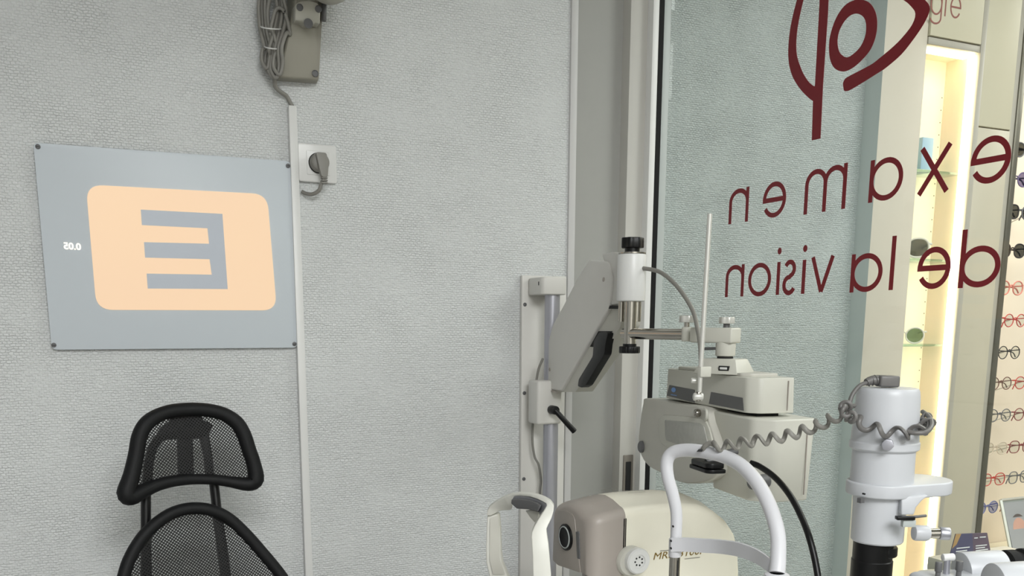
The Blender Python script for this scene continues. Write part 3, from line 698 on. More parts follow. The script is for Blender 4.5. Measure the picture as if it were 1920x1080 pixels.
def membrane(name, outline, Pf, m, parent, rings=7, off=-.002):
    cxp = sum(p[0] for p in outline)/len(outline); cyp = sum(p[1] for p in outline)/len(outline)
    bm = bmesh.new(); uvl = bm.loops.layers.uv.new('UVMap'); vu = {}
    c, s, t = Pf(cxp, cyp); v0 = bm.verts.new(c); vu[v0] = (s, t); prev = None
    for k in range(1, rings+1):
        f = k/rings; ring = []
        for (x, y) in outline:
            p, s, t = Pf(cxp+(x-cxp)*f, cyp+(y-cyp)*f); v = bm.verts.new(p); vu[v] = (s, t); ring.append(v)
        n = len(ring)
        for i in range(n):
            if prev is None: bm.faces.new((v0, ring[i], ring[(i+1) % n]))
            else: bm.faces.new((prev[i], ring[i], ring[(i+1) % n], prev[(i+1) % n]))
        prev = ring
    for f in bm.faces:
        for l in f.loops: l[uvl].uv = vu[l.vert]
    me = bpy.data.meshes.new(name); bm.to_mesh(me); bm.free()
    return link(name, me, m, parent, 60)
membrane('headrest_mesh', [Z3(x, y) for x, y in hcen], lambda x, y: HP(x, y, off=-.004), M['net'], ch)
def hpoly(name, pts, off=-.012, th=.008, rd=.005):
    return prism(name, roundpoly([HP(*Z3(x, y), off=off)[0] for x, y in pts], rd), n_*-th, M['black'], ch, .0015, 2)
hpoly('headrest_bracket', [(425, 110), (600, 110), (615, 175), (680, 205), (655, 262), (600, 285), (540, 290), (470, 290), (400, 292), (345, 330), (352, 262), (380, 215), (430, 185)])
hpoly('headrest_rib', [(345, 262), (402, 285), (352, 350), (334, 430), (326, 560), (268, 560), (282, 420), (305, 330)], -.013)
hpoly('headrest_rib', [(472, 270), (562, 270), (570, 540), (478, 540)], -.013)
hpoly('headrest_rib', [(600, 262), (655, 250), (672, 360), (692, 540), (640, 540), (628, 400)], -.013)
BC = P(360, 1000, 1.57)
def BPf(px, py, k=.9, off=0.0): return HP(px, py, k, off, BC)
for a, b in (((289, 560), (288, 900)), ((680, 520), (706, 760))):
    tube('headrest_post', [HP(*Z3(*a), off=-.022)[0], BPf(*Z3(*b), off=-.022)[0]], .0105, M['black'], ch, n=12, smooth=0, sx=.8)
bout = [(150, 1120), (190, 990), (262, 865), (350, 775), (450, 712), (560, 688), (670, 700), (770, 748), (860, 830), (950, 930), (1080, 1090), (1150, 1230), (1180, 1420), (1150, 1700), (1060, 1960), (900, 2080), (620, 2110), (360, 2080), (180, 1960), (90, 1700), (80, 1420), (105, 1250)]
tube('backrest_frame', [BPf(*Z3(x, y))[0] for x, y in bout], [11.5*1.57/F]*len(bout), M['blackm'], ch, n=12, closed=True, smooth=4)
membrane('backrest_mesh', [Z3(x, y) for x, y in bout], lambda x, y: BPf(x, y, off=-.003), M['net'], ch, 9)
def bpoly(name, pts): return prism(name, [BPf(*Z3(x, y), off=-.016)[0] for x, y in pts], n_*-.010, M['black'], ch, .0015, 2)
bpoly('back_support', [(268, 850), (330, 800), (322, 900), (326, 1100), (340, 1500), (270, 1500), (262, 1100)])
bpoly('back_support', [(680, 720), (735, 735), (760, 900), (785, 1080), (810, 1500), (740, 1500), (725, 1080), (700, 880)])
bpoly('lumbar_plate', [(250, 1480), (830, 1480), (840, 1620), (240, 1620)])
bc_ = BPf(370, 1400)[0]; sx_ = V((bc_.x, bc_.y, 0)); fw_ = V((n_.x, n_.y, 0)).normalized(); sd = V((-fw_.y, fw_.x, 0))
seatc = sx_ + fw_*.24; zs = .50
prism('seat', roundpoly([V((*(seatc+fw_*f_*.23+sd*s_*.24).xy, zs)) for f_, s_ in ((-1, -1), (1, -1), (1, 1), (-1, 1))], .09, 6), V((0, 0, .065)), M['blackm'], ch, .02)
pcn = V((*seatc.xy, 0))
for k in range(5):
    a = 2*math.pi*k/5; d_ = V((math.cos(a), math.sin(a), 0)); s2_ = V((-d_.y, d_.x, 0))
    tube('leg', [pcn+V((0, 0, .11)), pcn+d_*.14+V((0, 0, .10)), pcn+d_*.27+V((0, 0, .075))], [.022, .018, .014], M['black'], ch, smooth=3)
    lathe('caster', pcn+d_*.27+V((0, 0, .027))-s2_*.02, s2_, [(.020, 0), (.027, .006), (.027, .034), (.020, .04)], M['black'], ch, 20)
cyl('gas_column', pcn+V((0, 0, .09)), pcn+V((0, 0, .46)), .026, M['black'], ch)
obox('seat_mechanism', pcn+V((0, 0, .475)), fw_*.12, sd*.07, V((0, 0, .025)), M['black'], ch, .006)
tube('back_bar', [pcn-fw_*.05+V((0, 0, .475)), pcn-fw_*.26+V((0, 0, .49)), BPf(*Z3(540, 2080), off=-.05)[0], BPf(*Z3(540, 1560), off=-.03)[0]], .018, M['black'], ch)
chloc = V((pcn.x, pcn.y, 0)); ch.location = chloc
for c in ch.children: c.location = -chloc

# ================================================================== WALL BRACKET, ARM AND REFRACTOR HEAD (PHOROPTER)
wb = thing('phoropter_stand', 'off white jointed arm on a wall mounted pole beside the glass partition', 'instrument arm', WY(1010, 925, .02))
pz1 = WY(980, 516, .012).z; px0 = WY(978, 700, .012).x; px1 = WY(1060, 700, .012).x
wp = box('wall_plate', (px0, D-.012, .62), (px1, D, pz1), M['arm'], wb, .002)
for px, py in ((984, 571), (983, 737), (982, 898)):
    lathe('screw', WY(px, py, .012), (0, -1, 0), [(.0042, 0), (.0042, .0012), (.0032, .0017)], M['darkgrey'], wb, 14)
yP = D-.062; pr = .0165
pole = PY(1035, 600, yP)
cyl('pole', (pole.x, yP, .70), (pole.x, yP, PY(1035, 530, yP).z), pr, M['satin'], wb, 28)
def cap(z0, z1):
    pts = roundpoly([V((pole.x-.036, D-.012, 0)), V((pole.x-.036, yP-.024, 0)), V((pole.x+.024, yP-.024, 0)), V((pole.x+.024, D-.012, 0))], .012)
    return prism('pole_cap', [V((p.x, p.y, z0)) for p in pts], V((0, 0, z1-z0)), M['arm'], wb, .003)
cap(PY(1020, 552, yP-.024).z, PY(1020, 519, yP-.024).z)
box('cap_slot', (PY(1010, 530, yP-.024).x-.0008, yP-.0246, PY(1010, 535, yP-.024).z), (PY(1010, 530, yP-.024).x+.0008, yP-.0235, PY(1010, 528, yP-.024).z), M['hole'], wb)
cap(.70, .75)
# slider block
sp_ = [PY(p, 760, yP-.026) for p in (1008, 1054)]
zb0, zb1 = PY(1030, 796, yP-.026).z, PY(1030, 731, yP-.026).z
box('slider_block', (sp_[0].x, yP-.026, zb0), (sp_[1].x, yP+.024, zb1+.02), M['arm'], wb, .006, 3)
c = PY(1034, 768, yP-.028); cyl('lever_hub', c+V((0, .003, 0)), c+V((0, -.022, 0)), .0095, M['black'], wb, 20, .002)
tube('lever', [c+V((0, -.018, 0)), PY(1056, 786, yP-.055), PY(1077, 809, yP-.06)], [.006, .0058, .0064], M['black'], wb, smooth=3)
# main inclined arm
A0 = PY(1035, 700, yP-.03); B0 = P(1160, 540, 1.66)
hd_ = V((B0.x-A0.x, B0.y-A0.y, 0)).normalized(); nA = V((hd_.y, -hd_.x, 0))
if nA.dot(ray(1100, 600)) > 0: nA = -nA
def AP(px, py, off=0.0): return PN(px, py, A0+nA*off, nA)
ap = [(1104, 487), (1139, 490), (1148, 520), (1142, 576), (1050, 734), (1017, 727), (1015, 718), (1021, 665), (1036, 608), (1056, 572), (1080, 525)]
prism('arm_cover', roundpoly([AP(*p) for p in ap], .008, 4), nA*-.055, M['arm'], wb, .004, 3)
ap2 = [(1100, 505), (1165, 560), (1168, 578), (1164, 612), (1079, 735), (1040, 735)]
prism('arm_inner', roundpoly([AP(*p, -.008) for p in ap2], .006, 3), nA*-.04, M['ivory'], wb, .003)
prism('arm_end_seam', [AP(*p, .0006) for p in ((1018, 728), (1046, 735), (1044, 737), (1017, 731))], nA*-.002, M['greyfront'], wb)
prism('handle_recess', [AP(*p, -.006) for p in ((1122, 621), (1147, 621), (1133, 641), (1124, 652), (1106, 650))], nA*-.01, M['hole'], wb)
hp = [(1113, 640), (1124, 622), (1140, 624), (1135, 645), (1133, 664), (1098, 722), (1090, 727), (1083, 724), (1085, 711), (1111, 668)]
prism('black_handle', roundpoly([AP(*p, .004) for p in hp], .004, 3), nA*-.016, M['black'], wb, .003)
prism('shoulder', roundpoly([AP(*p, -.004) for p in ((1128, 478), (1150, 472), (1164, 480), (1164, 570), (1140, 572), (1138, 500))], .008, 4), nA*-.04, M['arm'], wb, .006)
prism('joint_gap', [AP(*p, .001) for p in ((1143, 573), (1163, 573), (1163, 579), (1141, 579))], nA*-.03, M['hole'], wb)
for px, py in ((1132, 524), (1031, 693)):
    c = AP(px, py, 0); lathe('screw', c, nA, [(.0040, 0), (.0040, .0010), (.003, .0014)], M['greyfront'], wb, 12)
# end joint: vertical steel post with white sleeve and black knobs
dJ = 1.62
def JP(py, px=1184): return P(px, py, dJ)
Jx = JP(520); zJ = lambda py: P(1184, py, dJ).z
J = lambda z: V((Jx.x, Jx.y, z)); pxm = dJ/F
cyl('sleeve', J(zJ(565)), J(zJ(477)), 27*pxm, M['white'], wb, 36, .003)
cyl('washer', J(zJ(477)), J(zJ(474.5)), 26*pxm, M['chrome'], wb, 30)
lobed_knob('black_knob', J(zJ(466)), J(zJ(447)), 21.5*pxm, M['black'], wb, 7, .10)
cyl('knob_stem', J(zJ(475)), J(zJ(466)), 14*pxm, M['black'], wb, 20)
cyl('steel_post', J(zJ(648)), J(zJ(563)), 11.5*pxm, M['chrome'], wb, 28)
sid = V((math.cos(R(-24.6)), math.sin(R(-24.6)), 0))
cyl('steel_pin', J(zJ(603))+sid*.011+V((.012, .02, 0)), J(zJ(563))+sid*.011+V((.012, .02, 0)), 9*pxm, M['chrome'], wb, 20)
cyl('steel_pin', J(zJ(603))+sid*-.013+V((.008, .02, 0)), J(zJ(563))+sid*-.013+V((.008, .02, 0)), 6*pxm, M['chrome'], wb, 20)
lobed_knob('black_knob', J(zJ(663)), J(zJ(650)), 20*pxm, M['black'], wb, 18, .04)
cyl('knob_stem', J(zJ(652)), J(zJ(645)), 13*pxm, M['black'], wb, 20)
K1 = P(1286, 627, 1.53); K0 = J(zJ(626))
dirK = (K1-K0).normalized()
cyl('steel_rod', K0-dirK*.016, K1, 10.5*1.56/F, M['chrome'], wb, 28)
lathe('rod_end_cap', K0-dirK*.014, -dirK, [(.007, 0), (.007, .003), (.005, .004)], M['knobw'], wb, 18)
d2 = 1.52; pm = d2/F; Kc = P(1287, 627, d2)
cyl('clamp', Kc-V((0, 0, 13*pm)), Kc+V((0, 0, 14*pm)), 9*pm, M['ivory2'], wb, 24, .002)
lobed_knob('clamp_knob', Kc+V((0, 0, 22*pm)), Kc+V((0, 0, 35*pm)), 14.5*pm, M['knobw'], wb, 6, .12)
cyl('knob_stem', Kc+V((0, 0, 12*pm)), Kc+V((0, 0, 24*pm)), 5*pm, M['chrome'], wb, 14)
# cross block
X0 = P(1302, 628, 1.512); X1 = P(1381, 628, 1.46); dx_ = V((X1.x-X0.x, X1.y-X0.y, 0)); ux = dx_.normalized(); vx = V((-ux.y, ux.x, 0))
cM = (X0+X1)/2; hz = 14*1.49/F
obox('cross_block', V((cM.x, cM.y, X0.z)), ux*(dx_.length/2), vx*.016, V((0, 0, hz)), M['ivory2'], wb, .003, 3)
Q = P(1361, 640, 1.475); pq = 1.475/F
Qz = lambda py: P(1361, py, 1.475).z
cyl('swivel_drum', V((Q.x, Q.y, Qz(668))), V((Q.x, Q.y, Qz(617))), 18.5*pq, M['ivory2'], wb, 32, .002)
cyl('drum_gap', V((Q.x, Q.y, Qz(673))), V((Q.x, Q.y, Qz(667))), 15*pq, M['hole'], wb, 24)
lobed_knob('clamp_knob', V((Q.x, Q.y, Qz(607))), V((Q.x, Q.y, Qz(594.5))), 14.5*pq, M['knobw'], wb, 6, .12)
cyl('knob_stem', V((Q.x, Q.y, Qz(618))), V((Q.x, Q.y, Qz(606))), 6*pq, M['darkgrey'], wb, 14)
cyl('stop_pin', P(1322, 654, 1.50), P(1352, 653, 1.47), .0025, M['darkgrey'], wb, 10)
# thin cable along the pole and control cable
cb2 = tube('arm_cable', [WY(1018, 672, .07), WY(1008, 700, .06), WY(1001, 760, .045), WY(998, 820, .035), WY(1002, 855, .035), WY(1010, 872, .040), WY(1014, 900, .040), WY(1012, 930, .040), WY(1012, 1010, .040)], .0028, M['cord'], None, n=8)
recenter(cb2, WY(1012, 1010, .04)); tag(cb2, 'thin grey cable dropping from the arm beside the wall pole', 'cable')
cb3 = tube('control_cable', [P(1206, 503, 1.60), P(1235, 509, 1.57), P(1260, 527, 1.54), P(1282, 553, 1.52), P(1300, 585, 1.50), P(1308, 618, 1.47), P(1313, 650, 1.45), P(1315, 690, 1.46), P(1318, 705, 1.47)], .0036, M['cord'], None, n=10)
recenter(cb3, P(1318, 705, 1.47)); tag(cb3, 'grey cable arching from the white sleeve down to the refractor head', 'cable')

# refractor head
ph = thing('phoropter', 'ivory refractor head with two lens housings hanging from the wall arm', 'eye test instrument', V((Q.x, Q.y, 1.0)))
u = V((math.sin(R(9.9)), math.cos(R(9.9)), 0)); v = V((u.y, -u.x, 0)); cdir = (v-u*.0+(-u)*1.0).normalized()
O = P(1399, 740, 1.40)
def hit(px, base, d):                         # point along base + t*d that is seen at column px (level with the base)
    best = base
    lo, hi = -.6, .6
    def col(t):
        p = base+d*t-EYE; q_ = ROT.transposed() @ p; return CX+F*q_.x/(-q_.z)
    s0, s1 = col(lo)-px, col(hi)-px
    for _ in range(50):
        m_ = (lo+hi)/2; sm = col(m_)-px
        if (sm > 0) == (s0 > 0): lo = m_
        else: hi = m_
    return base+d*((lo+hi)/2)
e1 = hit(1250, O, u); c1 = hit(1427, O, (v-u).normalized()); e2 = hit(1492, c1, v)
foot = [e1, O, c1, e2, e2+u*.30, hit(1262, e1, v)+u*.02]
zt_, zb_ = P(1399, 708, 1.40).z, P(1399, 775, 1.40).z
fp_ = roundpoly([V((p.x, p.y, zb_)) for p in foot], .006, 3)
cen = sum(fp_, V())/len(fp_)
topp = [cen+(p-cen)*.985 for p in fp_]
prism('top_housing', fp_, V((0, 0, zt_-zb_)), M['ivory2'], ph, .006, 3, 30, 40, top=topp)
lid = [V((p.x, p.y, zt_-.0008)) for p in [cen+(p-cen)*.78 for p in fp_]]
prism('top_lid', lid, V((0, 0, .006)), M['ivory'], ph, .003, 2)
nv = -v
def FP(px, py, off=0.0, base=None): return PN(px, py, (base or O)+nv*off, nv)
off_t = -.0005
prism('name_badge', [FP(*p, .0006) for p in ((1255, 722), (1302, 731), (1302, 755), (1250, 742))], nv*-.003, M['badge'], ph)
prism('name_badge', [FP(*p, .0006) for p in ((1333, 735), (1392, 746), (1394, 770), (1329, 757))], nv*-.003, M['badge'], ph)
prism('badge_mark', [FP(1263+4.2*math.cos(t), 731+4.6*math.sin(t), .0012) for t in [i*math.pi/6 for i in range(12)]], nv*.0003, M['blueprint'], ph)
prism('badge_mark', [FP(*p, .0012) for p in ((1258, 739), (1269, 741), (1269, 742.5), (1258, 740.5))], nv*.0003, M['blueprint'], ph)
# near (right) lens housing
O2 = P(1406, 850, 1.385)
f1 = hit(1331, O2, u); f2 = hit(1455, O2, (v*1.0-u*.75).normalized()); f3 = hit(1528, f2, (v+u*.10).normalized())
zh1, zh0 = P(1406, 784, 1.385).z, P(1406, 944, 1.385).z
foot2 = roundpoly([V((p.x, p.y, zh0)) for p in (f1, O2, f2, f3, f3+u*.115, f1+v*.105)], .010, 4)
c2_ = sum(foot2, V())/len(foot2)
low = [V((*(c2_+(p-c2_)*.93).xy, zh0)) for p in foot2]
prism('lens_housing', low, V((0, 0, zh1-zh0)), M['ivory2'], ph, .010, 4, 30, 40, top=[V((p.x, p.y, zh0)) for p in foot2])
for pa in (hit(1511, f2, (v+u*.10).normalized()),):
    seam = pa+(-u)*.0008; obox('seam', V((seam.x, seam.y, (zh0+zh1)/2-.002)), v*.0006, u*.0010, V((0, 0, (zh1-zh0)*.40)), M['greyfront'], ph)
pa = hit(1477, c1, v); obox('seam', V((pa.x, pa.y, (zt_+zb_)/2))-u*.0006, v*.0005, u*.0012, V((0, 0, (zt_-zb_)*.42)), M['greyfront'], ph)
nseam = u
cyl('occluder_knob', hit(1440, O2, (v-u).normalized())+V((0, 0, zh0-O2.z+.035)), hit(1440, O2, (v-u).normalized())+V((0, 0, zh0-O2.z+.035))+nv*.03-u*.008, .011, M['darkgrey'], ph, 20, .002)
# far (left) lens housing, traced on its broad face
def Z7(x, y): return (1180+x/3.6, 660+y/3.6)
O3 = P(1275, 830, 1.595)
def F3(x, y, off=0.0): return PN(*Z7(x, y), O3+nv*off, nv)
hf_ = [(112, 312), (300, 345), (500, 378), (540, 480), (590, 640), (606, 790), (560, 855), (470, 885), (350, 882), (225, 822), (130, 772), (82, 705), (60, 620), (72, 470), (92, 345)]
prism('lens_housing', smoothpath([F3(x, y) for x, y in hf_], 3, True), nv*-.10, M['ivory'], ph, .008, 3, 40, 45)
rp = [(192, 470), (215, 432), (260, 425), (470, 448), (520, 480), (556, 600), (548, 650), (400, 670), (250, 640), (205, 590)]
prism('face_plate', smoothpath([F3(x, y, .003) for x, y in rp], 3, True), nv*-.006, M['ivory2'], ph, .002, 2, 40)
lp_ = [(238, 458), (470, 480), (500, 500), (528, 620), (515, 645), (380, 640), (248, 598), (240, 560)]
prism('label_plate', roundpoly([F3(x, y, .0045) for x, y in lp_], .003), nv*-.003, M['mott'], ph, .0006, 2)
c = F3(87, 640, .0); lathe('dial', c-nv*.004, nv, [(.0115, 0), (.0115, .008), (.009, .010)], M['darkgrey'], ph, 24)
c = F3(474, 412, .0); lathe('chrome_ball', c-nv*.004, nv, [(.004, 0), (.0062, .004), (.0072, .008), (.0062, .012), (.003, .0145)], M['chrome'], ph, 20)
tube('hinge_arm', [F3(508, 385, .002), F3(522, 398, .004), F3(522, 440, .004), F3(512, 462, .002)], .0028, M['ivory2'], ph, n=8)
# dark gap plate between the top housing and the lens housings
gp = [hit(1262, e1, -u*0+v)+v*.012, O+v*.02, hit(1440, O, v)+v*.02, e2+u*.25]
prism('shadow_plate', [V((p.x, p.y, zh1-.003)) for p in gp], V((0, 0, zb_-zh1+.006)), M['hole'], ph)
# near mount
mz0, mz1 = P(1370, 702, 1.46).z, P(1370, 673, 1.46).z
mc = V((Q.x, Q.y, mz0))
mpts = [mc+ux*a*.040+vx*b*.030 for a, b in ((-1.05, -1), (1, -1), (1, 1), (-1.05, 1))]
mtop = [mc+ux*a*.030+vx*b*.020 for a, b in ((-.95, -1), (1, -1), (1, 1), (-.95, 1))]
prism('mount', mpts, V((0, 0, mz1-mz0)), M['ivory2'], ph, .002, 2, top=mtop)
pl_ = [P(x, y, 1.418) for x, y in ((1373, 686), (1393, 686), (1395, 695), (1377, 695))]
slt = mc-vx*.0255+ux*.014+V((0, 0, (mz1-mz0)*.40))
obox('mount_slot', slt, ux*.009, vx*.003, V((0, 0, .0038)), M['hole'], ph, .0005)
obox('slot_plate', slt-vx*.0006, ux*.0065, vx*.003, V((0, 0, .0018)), M['white'], ph, .0004)
# nose rest
nr = P(1325, 871, 1.40)
def padshape(z, k, h):
    o_ = [nr+u*a*.036*k-v*bb*.016*k+V((0, 0, z)) for a, bb in ((-1, -1), (-1, .5), (-.8, 1), (.8, 1), (1, .5), (1, -1))]
    prism('brow_pad', roundpoly(o_, .006), V((0, 0, h)), M['black'], ph, .0015, 2)
padshape(-.009, 1.0, .006); padshape(-.002, .9, .008)
tube('pad_stem', [nr+V((0, 0, .003)), nr+v*.02+V((0, 0, .012)), nr+v*.05+V((0, 0, .02))], .006, M['darkgrey'], ph)
# near point rod
rodA, rodB = P(1331, 401, 1.36), P(1311, 742, 1.40)
dr_ = (rodB-rodA)
rd = thing('near_point_rod', 'thin pale metal rod standing up from the front of the refractor head', 'rod', rodB)
tube('rod', [rodA, rodB], .0036, M['knobw'], rd, n=10, smooth=0)
obox('rod_clip', rodA.lerp(rodB, .865)+v*.006, V((.010, 0, 0)), V((0, .005, 0)), V((0, 0, .008)), M['ivory2'], rd, .0015)
c = P(1309, 744, 1.40); cyl('clamp_ball', c-sid*.008, c+sid*.008, .0065, M['knobw'], rd, 18, .003)
cyl('clamp_ball', c+V((0, 0, -.007)), c+V((0, 0, .008)), .0050, M['chrome'], rd, 16, .002)
c = P(1300, 714, 1.41); cyl('side_knob', c-sid*.004, c+sid*.010, .0045, M['knobw'], rd, 16, .0015)

# ================================================================== INSTRUMENT TABLE (below the picture, carries the instruments)
tb = thing('instrument_table', 'long white instrument table carrying the autorefractor and the slit lamp', 'table', (.85, 1.05, 0))
box('tabletop', (.50, .50, .80), (1.20, 1.62, .83), M['white'], tb, .004)
for x in (.56, 1.14):
    for y in (.56, 1.56): cyl('leg', (x, y, 0), (x, y, .80), .022, M['satin'], tb, 20)

# ================================================================== AUTOREFRACTOR
dR = 1.40
s0 = P(1172, 962, dR); y0 = s0.y
xf = PY(1108, 962, y0).x
qf = PX(1036, 940, xf); y1 = qf.y
xs = s0.x
ar = thing('autorefractor', 'cream autorefractor with a taupe front, round lens and gold printed name', 'eye test instrument', (xs+.05, (y0+y1)/2, .83))
near = [(1172, 958), (1205, 953), (1240, 950), (1280, 948), (1315, 951), (1342, 962), (1364, 980), (1379, 1002), (1387, 1030), (1390, 1062)]
prof = [(PY(a, b, y0).x, PY(a, b, y0).z) for a, b in near]
zr = prof[0][1]+.000
xend = PY(1392, 1050, y0).x
def ztop(x):
    if x <= prof[0][0]: return prof[0][1]-max(0, (prof[0][0]-x))*.15
    for (xa_, za_), (xb_, zb__) in zip(prof, prof[1:]):
        if x <= xb_: t = (x-xa_)/(xb_-xa_); return za_+(zb__-za_)*t
    return prof[-1][1]
ZB = PX(1040, 1053, xf).z
def section(x, bot):
    r = .022; d = x-xf; ins = 0
    if d < r: ins = r-math.sqrt(max(0, r*r-(r-d)**2))
    be = xend+.002-x; r2 = .03
    insb = 0 if be > r2 else r2-math.sqrt(max(0, r2*r2-(r2-be)**2))
    crown = .010
    zt__ = ztop(x)+.004-ins*.45; ya, yb__ = y0+ins*1.0+insb*.5, y1-ins*.3-insb*.5
    zb = bot+ins*.25
    cr = .016; pts = []
    zt__ = max(zt__, zb+.02)
    c = min(cr, (zt__-zb)*.4)
    def corner(cy_, cz_, a0_, a1_, n=6):
        for i in range(n+1):
            t = R(a0_+(a1_-a0_)*i/n); pts.append(V((x, cy_+c*math.cos(t), cz_+c*math.sin(t))))
    corner(yb__-c*1.0, zt__-c, 0, 90)
    for t in (.25, .5, .75): pts.append(V((x, (yb__-c)*(1-t)+(ya+c)*t, zt__+crown*math.sin(math.pi*t))))
    corner(ya+c, zt__-c, 90, 180)
    pts.append(V((x, ya, zb))); pts.append(V((x, yb__, zb)))
    return pts
def loft(name, secs, m, parent, capa=True, capb=True):
    bm = bmesh.new(); rs = [[bm.verts.new(p) for p in s_] for s_ in secs]; n = len(rs[0])
    for A, B in zip(rs, rs[1:]):
        for j in range(n): bm.faces.new((A[j], A[(j+1) % n], B[(j+1) % n], B[j]))
    if capa: bm.faces.new(rs[0][::-1])
    if capb: bm.faces.new(rs[-1])
    return bm_obj(name, bm, m, parent, 38)
xsg = [xf+(xs-xf)*(t**1.8) for t in [i/12 for i in range(13)]]
if xs-xf > .04: xsg = sorted(set(xsg+[xf+.04]))
loft('front_cover', [section(x, ZB) for x in xsg], M['greyfront'], ar)
xsc = [xs+.0012+(xend-xs-.0012)*i/26 for i in range(27)]+[xend+.0015]
loft('main_housing', [section(x, ZB-.05) for x in xsc], M['cream'], ar)
loft('joint_line', [section(x, ZB+.004) for x in (xs-.002, xs+.003)], M['greypanel'], ar).scale = (1, 1, 1)
# lens panel on the front
def RX(px, py, off=0.0): return PX(px, py, xf-off)
pan = [(1046, 957), (1060, 957), (1072, 963), (1077, 972), (1088, 1074), (1046, 1060), (1036, 1050), (1038, 1000)]
prism('lens_panel', roundpoly([RX(*p, .001) for p in pan], .004), V((.012, 0, 0)), M['greypanel'], ar, .0015, 2)
lc = RX(1062, 1007, .001)
lathe('lens_ring', lc, (-1, 0, 0), [(.0215, 0), (.0215, .003), (.0195, .0042), (.0175, .0030)], M['black'], ar, 36)
lathe('lens_ring', lc, (-1, 0, 0), [(.0180, 0), (.0180, .0046), (.0165, .0050), (.0160, .0035)], M['greyalu'], ar, 36)
lathe('lens', lc, (-1, 0, 0), [(.0160, 0), (.0160, .0046), (.0120, .0042), (.0001, .0038)], M['lens'], ar, 36)
prism('sensor_window', roundpoly([RX(*p, .0015) for p in ((1079, 996), (1085, 997), (1087, 1048), (1082, 1048))], .003), V((.004, 0, 0)), M['darkgrey'], ar, .0006, 1)
# speaker like knob on the side
kc = PY(1187, 1048, y0)
lathe('side_boss', kc+V((-.006, .004, -.002)), (0, -1, 0), [(.0245, 0), (.0245, .008), (.022, .012)], M['ivory'], ar, 36)
lathe('side_dial', kc+V((0, -.006, 0)), (0, -1, 0), [(.0205, 0), (.0205, .010), (.0185, .0125), (.0110, .0125), (.0100, .0105), (.0001, .0105)], M['white'], ar, 40)
for i in range(7):
    t = 2*math.pi*i/7+.5; lathe('dial_hole', kc+V((.0066*math.cos(t), -.0166, .0066*math.sin(t))), (0, -1, 0), [(.0015, 0), (.0015, .0003)], M['hole'], ar, 10)
to = PY(1225, 1050, y0-.0006)
text('printed_name', 'MRK-3100P', .0115, V((to.x, y0-.0004, to.z)), (1, 0, 0), (0, 0, 1), M['gold'], ar, .0003, shear=.25, width=.098, bold=0)
tube('name_line', [PY(1238, 1033, y0-.0006), PY(1262, 1031, y0-.0006)], .0006, M['greyprint'], ar, n=4, smooth=0)
tube('name_line', [PY(1284, 1048, y0-.0006), PY(1312, 1045, y0-.0006)], .0006, M['greyprint'], ar, n=4, smooth=0)
# vent slits on the top
zv = ztop(xs+.05)+.0205
vb = bmesh.new()
for i in range(11):
    yy = y0+.055+i*.0085; hw = .030*math.sqrt(max(0, 1-((i-5)/6)**2))
    for k in range(1):
        xm = xs+.055
        pts = []
        for a, b in ((-1, -1), (1, -1), (1, 1), (-1, 1)):
            xx = xm+a*hw
            tt = (y1-.03-yy)/(y1-y0-.06)
            pts.append(vb.verts.new((xx, yy+b*.0006, ztop(xx)+.0045+.0105*math.sin(math.pi*min(1, max(0, tt)))+.0003)))
        vb.faces.new(pts)
vo = bm_obj('vent_slits', vb, M['greyprint'], ar, smooth=False); vo['kind'] = 'stuff'
box('neck', (xf+.03, y0+.03, .90), (xend-.05, y1-.03, ZB-.045), M['ivory'], ar, .01)
box('chassis', (xf+.045, y0+.02, ZB-.05), (xs+.03, y1-.02, ZB+.03), M['greypanel'], ar, .004)
box('base', (xf+.0, y0+.0, .831), (xend, y1, .905), M['ivory2'], ar, .015, 3)

# forehead and chin rest of the autorefractor
fr = thing('forehead_rest', 'ivory white curved forehead rest with a grey pad before the autorefractor', 'head rest', P(960, 1200, 1.38))
def E3(x, y, d): return P(900+x/6, 900+y/6, d)
def band(name, pairs, ext, m, parent, bevel=.0025):
    """flat bar given as (edge, edge, depth) in measured points, extruded and rounded"""
    bm = bmesh.new(); q = []; ext = V(ext)
    for (xa_, ya_), (xb_, yb_), d_ in pairs:
        p, r_ = E3(xa_, ya_, d_), E3(xb_, yb_, d_)
        q.append([bm.verts.new(p), bm.verts.new(r_), bm.verts.new(r_+ext), bm.verts.new(p+ext)])
    for A_, B_ in zip(q, q[1:]):
        for j in range(4): bm.faces.new((A_[j], A_[(j+1) % 4], B_[(j+1) % 4], B_[j]))
    bm.faces.new(q[0]); bm.faces.new(q[-1][::-1]); bmesh.ops.recalc_face_normals(bm, faces=bm.faces)
    es = [e_ for e_ in bm.edges if e_.is_manifold and e_.calc_face_angle(0) > R(50)]
    bmesh.ops.bevel(bm, geom=es, offset=bevel, segments=3, profile=.5, affect='EDGES', clamp_overlap=True)
    return bm_obj(name, bm, m, parent, 50)
band('arch', [((78, 398), (116, 402), 1.452), ((85, 340), (165, 380), 1.45), ((110, 298), (220, 347), 1.445), ((180, 245), (290, 342), 1.435), ((265, 199), (345, 337), 1.42), ((335, 171), (362, 320), 1.41),
    ((362, 164), (372, 190), 1.405), ((450, 152), (450, 180), 1.385), ((560, 157), (556, 188), 1.36), ((660, 177), (636, 212), 1.34), ((740, 208), (698, 240), 1.325), ((800, 245), (742, 264), 1.315),
    ((832, 290), (752, 288), 1.31), ((828, 350), (722, 345), 1.305), ((805, 430), (660, 440), 1.30), ((770, 500), (612, 522), 1.298), ((748, 550), (584, 590), 1.296), ((752, 610), (578, 645), 1.295),
    ((770, 720), (585, 725), 1.292), ((782, 860), (592, 860), 1.29), ((800, 1080), (598, 1080), 1.29), ((812, 1650), (606, 1650), 1.29)], V((.008, .016, 0)), M['chinw'], fr, .004)
